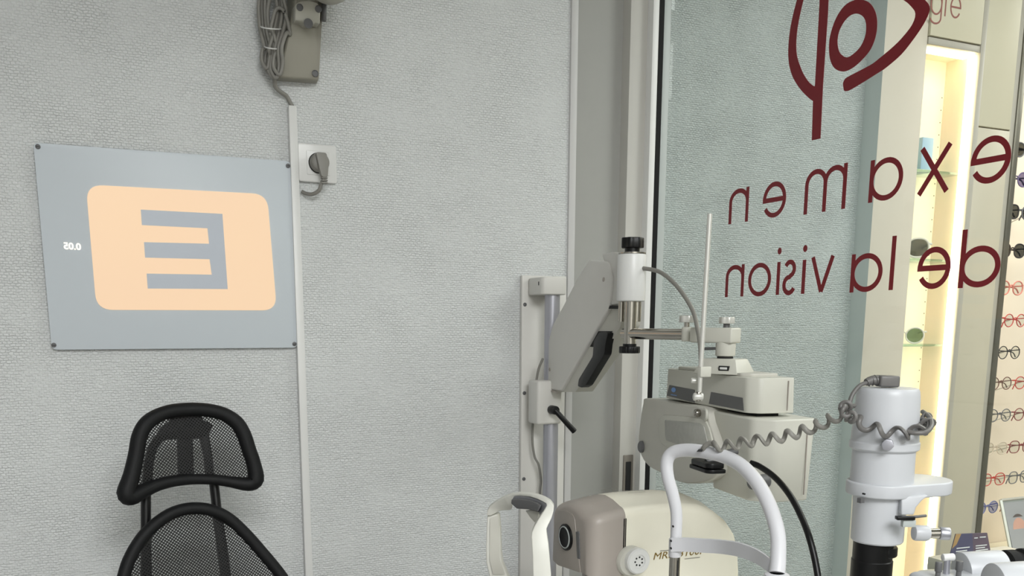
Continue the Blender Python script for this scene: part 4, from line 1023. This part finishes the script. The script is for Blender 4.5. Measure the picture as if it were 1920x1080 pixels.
band('far_leg', [((78, 396), (200, 372), 1.458), ((70, 520), (215, 520), 1.46), ((62, 800), (224, 800), 1.462), ((66, 935), (240, 930), 1.465), ((100, 1080), (300, 1070), 1.468), ((140, 1180), (345, 1150), 1.47), ((190, 1650), (395, 1650), 1.47)], V((.010, .012, 0)), M['chinw'], fr, .003)
band('leg_inset', [((116, 430), (208, 395), 1.4575), ((112, 600), (210, 600), 1.459), ((112, 900), (222, 900), 1.462), ((150, 1060), (280, 1060), 1.465)], V((-.0008, -.0005, 0)), M['ivory'], fr, .0002)
band('pad_backing', [((510, 345), (520, 352), 1.37), ((560, 340), (560, 420), 1.36), ((610, 345), (612, 478), 1.35), ((655, 360), (650, 440), 1.34)], V((.008, .004, 0)), M['ivory'], fr, .001)
band('grey_pad', [((362, 205), (356, 240), 1.395), ((378, 182), (378, 292), 1.392), ((450, 180), (432, 328), 1.38), ((560, 186), (560, 334), 1.36), ((640, 212), (655, 356), 1.34), ((700, 238), (664, 400), 1.326), ((742, 262), (668, 425), 1.315), ((750, 290), (700, 385), 1.308)], V((.008, .004, 0)), M['padgrey'], fr, .003)
band('pad_face', [((372, 212), (368, 262), 1.390), ((440, 210), (430, 318), 1.377), ((560, 218), (560, 328), 1.357), ((650, 248), (652, 346), 1.336), ((698, 280), (664, 352), 1.322)], V((-.004, -.002, 0)), M['darkgrey'], fr, .0015)
box('rest_foot', (P(970, 1150, 1.38).x-.03, y0, .831), (P(970, 1150, 1.38).x+.09, y1+.03, .86), M['ivory'], fr, .006)
for px, d_ in ((932, 1.47), (1014, 1.29)):
    e = P(px, 1172, d_); cyl('rest_post', (e.x, e.y, .855), (e.x, e.y, e.z+.01), .011, M['chinw'], fr, 18)

# ================================================================== SLIT LAMP HEAD FRAME (white tube arch)
hfm = thing('head_frame', 'white tubular head frame with a flat forehead band before the slit lamp', 'head rest', P(1360, 1200, 1.12))
arch = [(1266, 1036, 1.22), (1268, 995, 1.22), (1268, 960, 1.22), (1261, 925, 1.22), (1252, 893, 1.22), (1251, 864, 1.22), (1263, 848, 1.215), (1290, 844, 1.20), (1325, 848, 1.175), (1358, 856, 1.155), (1390, 873, 1.13), (1418, 903, 1.105), (1438, 938, 1.085), (1452, 975, 1.07), (1459, 1010, 1.06), (1459, 1050, 1.05), (1457, 1075, 1.045)]
ar_r = [10.5+(15-10.5)*i/16 for i in range(17)]
tube('arch_tube', [P(*a) for a in arch], [r*a[2]/F for r, a in zip(ar_r, arch)], M['tubew'], hfm, n=18, smooth=5)
lathe('band_collar', P(1265.5, 1038, 1.22), (0, 0, 1), [(.0078, -.004), (.0086, -.002), (.0086, .020), (.0078, .021)], M['tubew'], hfm, 24)
bnd = [(1258, 1022, 1.21), (1285, 1022, 1.20), (1320, 1024, 1.18), (1352, 1026, 1.155), (1384, 1031, 1.12), (1412, 1041, 1.09), (1435, 1055, 1.06), (1452, 1070, 1.045)]
bc3 = smoothpath([P(*b) for b in bnd], 4)
hw = V((0, 0, .0092))
strip('forehead_band', [(p-hw*(1-.10*i/len(bc3)), p+hw*(1-.10*i/len(bc3))) for i, p in enumerate(bc3)], V((.004, .004, 0)), M['tubew'], hfm)
e = P(1265.5, 1040, 1.22); cyl('steel_leg', (e.x, e.y, .90), (e.x, e.y, e.z-.001), .0073, M['chrome'], hfm, 20)
box('leg_groove', (e.x-.0012, e.y-.0078, .90), (e.x+.0008, e.y-.006, e.z-.006), M['hole'], hfm)
e2_ = P(1457, 1074, 1.045); lathe('leg_collar', e2_, (0, 0, -1), [(.011, 0), (.014, .002), (.014, .02), (.011, .022)], M['tubew'], hfm)
cyl('steel_leg', (e2_.x, e2_.y, .90), (e2_.x, e2_.y, e2_.z), .0085, M['chrome'], hfm, 20)
for px, py in ((1258, 1014), (1258, 1028), (1262, 987)): lathe('rivet', P(px, py, 1.208), (-.45, -.9, 0), [(.0013, -.002), (.0013, .0015)], M['hole'], hfm, 10)
prism('cord_clip', [P(x, y, 1.165) for x, y in ((1309, 843), (1318, 843), (1316, 847), (1306, 847))], V((.004, .004, 0)), M['hole'], hfm)
obox('frame_foot', V(((e.x+e2_.x)/2, (e.y+e2_.y)/2, .865)), (V((e2_.x-e.x, e2_.y-e.y, 0))*.5)*1.12, V((.02, .004, 0)), V((0, 0, .035)), M['lampw'], hfm, .005)

# ================================================================== SLIT LAMP
dL = 1.10; lm = dL/F
Lc = P(1662, 780, dL); LZ = lambda py: P(1662, py, dL).z
LV = lambda z: V((Lc.x, Lc.y, z))
sl = thing('slit_lamp', 'cool white slit lamp with round lamp housing on a black column', 'eye test instrument', V((Lc.x, Lc.y, .83)))
pf_ = [(48, 726), (52, 727), (54.5, 731), (56, 740), (58.5, 790), (61, 838), (60.5, 842), (57, 845)]
lathe('lamp_housing', LV(0), (0, 0, 1), [(r*lm, LZ(y)) for r, y in pf_[::-1]], M['lampw'], sl, 48)
lathe('housing_lip', LV(0), (0, 0, 1), [(61*lm, LZ(842)), (62.5*lm, LZ(840)), (62.5*lm, LZ(829)), (60*lm, LZ(826))], M['lampw'], sl, 48)
lathe('lamp_neck', LV(0), (0, 0, 1), [(57*lm, LZ(912)), (56*lm, LZ(843))], M['lampw'], sl, 48)
# plate: hull of two circles
pcx = hit(1722, LV(LZ(915)), V((1, -.1, 0)).normalized())
pts = []
dxy = (V((pcx.x, pcx.y, 0))-V((Lc.x, Lc.y, 0))); aa = math.atan2(dxy.y, dxy.x)
for i in range(19): t = aa+math.pi/2+math.pi*i/18; pts.append(V((Lc.x+63*lm*math.cos(t), Lc.y+63*lm*math.sin(t), LZ(931))))
for i in range(19): t = aa-math.pi/2+math.pi*i/18; pts.append(V((pcx.x+60*lm*math.cos(t), pcx.y+60*lm*math.sin(t), LZ(931))))
prism('filter_plate', pts, V((0, 0, LZ(905)-LZ(931))), M['lampw'], sl, .0022, 3, 40)
lathe('dimple', P(1620, 926, dL-.036), (0, -1, 0), [(.0011, -.002), (.0011, .0015)], M['hole'], sl, 8)
lathe('prism_head', LV(0), (0, 0, 1), [(45*lm, LZ(1024)), (47.5*lm, LZ(1021)), (48*lm, LZ(950)), (50*lm, LZ(931))], M['lampw'], sl, 40)
b5 = P(1707, 943, dL-.01); prism('head_bracket', [P(x, y, dL-.02) for x, y in ((1690, 931), (1742, 929), (1728, 940), (1718, 952), (1714, 966), (1690, 966))], V((.012, .02, 0)), M['lampw'], sl, .002)
lathe('black_column', LV(0)+sid*(-.004), (0, 0, 1), [(38*lm, .90), (38*lm, LZ(1062)), (36.5*lm, LZ(1060)), (36.5*lm, LZ(1024))], M['black'], sl, 40)
lathe('scale_ring', LV(0)+sid*(.004), (0, 0, 1), [(32*lm, LZ(1052)), (33*lm, LZ(1050)), (33*lm, LZ(1036)), (32*lm, LZ(1034))], M['black'], sl, 40)
lathe('base_column', LV(0), (0, 0, 1), [(.05, .8301), (.05, .87), (.03, .89), (.03, .93)], M['lampw'], sl, 32)
c = P(1664.5, 834, dL-.04); dk = V((-ray(1664, 834).x, -ray(1664, 834).y, 0)).normalized()
lobed_knob('front_screw', c-dk*.006, c+dk*.003, .0068, M['satin'], sl, 6, .08)
a = P(1697, 971, dL-.032); cyl('filter_lever', a, P(1736, 967, dL-.02), .0017, M['darkgrey'], sl, 10)
obox('lever_root', a, V((.010, -.004, 0)), V((.002, .004, 0)), V((0, 0, .002)), M['black'], sl, .0006)
obox('scale_window', P(1703, 981, dL-.029), V((.0070, -.003, 0)), V((.001, .003, 0)), V((0, 0, .0042)), M['greyalu'], sl, .0006)
a = P(1712, 999, dL-.01); b = P(1742, 1000, dL-.01); c = P(1761, 1000, dL-.012); d = P(1781, 1001, dL-.014)
cyl('knob_arm', a, b, .0095, M['lampw'], sl, 20, .003); cyl('knob_arm', b-V((.004, 0, 0)), c, .0062, M['chrome'], sl, 20)
cyl('adjusting_knob', c, d, .0078, M['satin'], sl, 24, .0015)
box('side_tab', P(1614, 938, dL-.01)-V((.003, .003, .003)), P(1614, 938, dL-.01)+V((.003, .003, .003)), M['darkgrey'], sl)
# microscope with the two eyepieces
ms = thing('slit_lamp_microscope', 'white binocular microscope with black eyepieces right of the slit lamp', 'microscope', V((P(1850, 1080, .95).x, P(1850, 1080, .95).y, .83)))
axm = V((math.cos(R(-20)), math.sin(R(-20)), .04)).normalized()
def eye(c, r, L1, L2):
    cyl('eyepiece_tube', c, c+axm*L1, r, M['lampw'], ms, 40, .001)
    k = c+axm*L1
    lathe('eyepiece', k, axm, [(r*.80, 0), (r*.80, .004), (r*.98, .006), (r*.98, .016), (r*.86, .018), (r*.86, .022), (r*1.02, .024), (r*1.02, .034), (r*.9, .036), (r*.9, .040), (r*1.08, .043), (r*1.08, L2), (r*.9, L2+.003)], M['rubber'], ms, 36)
eye(P(1802, 1071, 1.02), .0215, .0465, .06); eye(P(1862, 1098, .92), .0230, .07, .06)
cc = P(1815, 1125, .98)
obox('prism_box', V((cc.x, cc.y, cc.z)), axm*.045, V((-axm.y, axm.x, 0))*.05, V((0, 0, .022)), M['lampw'], ms, .008, 3)
lathe('turret', P(1760, 1110, 1.03), (0, 0, 1), [(.030, -.02), (.030, .010), (.024, .020), (.008, .024)], M['ivory2'], ms, 36)
for px, py, r_ in ((1760, 1062, 6.5), (1799, 1060, 6.5)):
    k = P(px, py, .99); cyl('small_knob', k-V((0, 0, .006)), k+V((0, 0, .005)), r_*.99/F, M['darkgrey'], ms, 18, .0008); cyl('knob_stem', k-V((0, 0, .022)), k-V((0, 0, .005)), .0028, M['darkgrey'], ms, 10)
k = P(1777, 1045, 1.0); cyl('white_pin', k-axm*.006, k+axm*.007, .0042, M['white'], ms, 18, .001); cyl('knob_stem', k-V((0, 0, .028)), k, .0035, M['satin'], ms, 12)
cyl('column', V((cc.x, cc.y, .83)), V((cc.x, cc.y, cc.z-.015)), .02, M['lampw'], ms, 24)

# connector and coiled cord
cc_ = thing('coiled_cord', 'grey coiled cord with an angled plug, wound round the slit lamp housing', 'cord', P(1660, 715, dL))
a = P(1645, 714, dL-.01); b = P(1682, 715, dL-.01)
az_ = V((0, 0, .0068)); axb = (b-a)/2; ayb = V((-axb.y, axb.x, 0)).normalized()*.010
obox('plug_head', (a+b)/2, axb, ayb, az_, M['cordd'], cc_, .0025, 3)
tube('plug_neck', [P(1648, 713, dL-.01), P(1635, 713, dL-.01), P(1624, 717, dL-.012)], [.0062, .0056, .0042], M['cordd'], cc_, n=12)
for k in range(3): lathe('strain_rib', P(1640-6.5*k, 713+k*1.6, dL-.01), (P(1648, 712, 1.1)-P(1624, 717, 1.1)), [(.0052-.0004*k, 0), (.0066-.0004*k, .0008), (.0052-.0004*k, .0018)], M['cordd'], cc_, 14)
tube('lead', [P(1626, 717, dL-.012), P(1612, 723, dL-.014), P(1600, 737, dL-.016), P(1594, 752, dL-.018), P(1593, 768, dL-.02)], .0026, M['cordd'], cc_, n=8)
def helix(path, rad, pitch, n=12, phase=0.0):
    pts = smoothpath(path, 16); out = []; acc = phase; prev = None
    L = [0]
    for i in range(1, len(pts)): L.append(L[-1]+(pts[i]-pts[i-1]).length)
    tot = L[-1]; N_ = int(tot/pitch*n); uu = V((0, 0, 1))
    for k in range(N_+1):
        s = tot*k/N_; j = 0
        while j < len(L)-2 and L[j+1] < s: j += 1
        t = (s-L[j])/max(1e-9, L[j+1]-L[j]); p = pts[j].lerp(pts[j+1], t); T = (pts[j+1]-pts[j]).normalized()
        a1 = (uu-T*uu.dot(T)).normalized(); a2 = T.cross(a1); th = phase+2*math.pi*s/pitch
        out.append(p+(a1*math.cos(th)+a2*math.sin(th))*rad)
    return out
runA = [P(1338, 838, 1.155), P(1365, 836, 1.15), P(1400, 829, 1.145), P(1440, 823, 1.14), P(1480, 815, 1.13), P(1515, 804, 1.12), P(1550, 790, 1.10), P(1585, 772, 1.08)]
tube('coil', helix(runA, .0060, .0185), .0029, M['cord'], cc_, n=8, smooth=2, sx=1.15, sy=.85)
front = []
for i in range(8):
    t = R(205+ i*22); rr_ = 66*lm+.004
    ang = R(-24.65)+t
    front.append(LV(LZ(786+18*math.sin(math.pi*min(1, i/6)) ))+V((math.cos(ang), math.sin(ang), 0))*rr_)
tube('coil', helix([P(1583, 772, 1.08)]+front, .0062, .0245, phase=1.0), .0028, M['cordd'], cc_, n=8, smooth=2, sx=1.15, sy=.85)
tube('coil', helix([P(1603, 790, 1.06), P(1594, 778, 1.05), P(1584, 772, 1.055), P(1578, 764, 1.06), P(1592, 760, 1.07), P(1600, 764, 1.07)], .0045, .014), .0026, M['cordd'], cc_, n=8, smooth=2)
tube('cord_loop', [P(1730, 772, 1.11), P(1742, 782, 1.08), P(1747, 797, 1.06), P(1737, 810, 1.05), P(1718, 812, 1.05), P(1700, 810, 1.055)], .0028, M['cordd'], cc_, n=8)
tube('cord_loop', [P(1724, 788, 1.10), P(1733, 786, 1.08), P(1741, 794, 1.07), P(1738, 806, 1.06), P(1727, 807, 1.06), P(1722, 797, 1.07)], .0026, M['cordd'], cc_, n=8)
tube('end_tail', [P(1342, 836, 1.155), P(1332, 831, 1.16), P(1322, 836, 1.165), P(1318, 843, 1.17)], .0034, M['cord'], cc_, n=8)
# the slit-lamp frame's lamp lead along the arch and the black cable
bcab = tube('black_cable', [P(1407, 868, 1.24), P(1425, 875, 1.23), P(1455, 897, 1.20), P(1482, 930, 1.17), P(1503, 970, 1.15), P(1518, 1010, 1.13), P(1530, 1060, 1.12), P(1538, 1120, 1.11), P(1540, 1200, 1.10)], .0042, M['black'], None, n=10)
recenter(bcab, P(1540, 1200, 1.10)); tag(bcab, 'black cable arching down right of the white tubular head frame', 'cable')
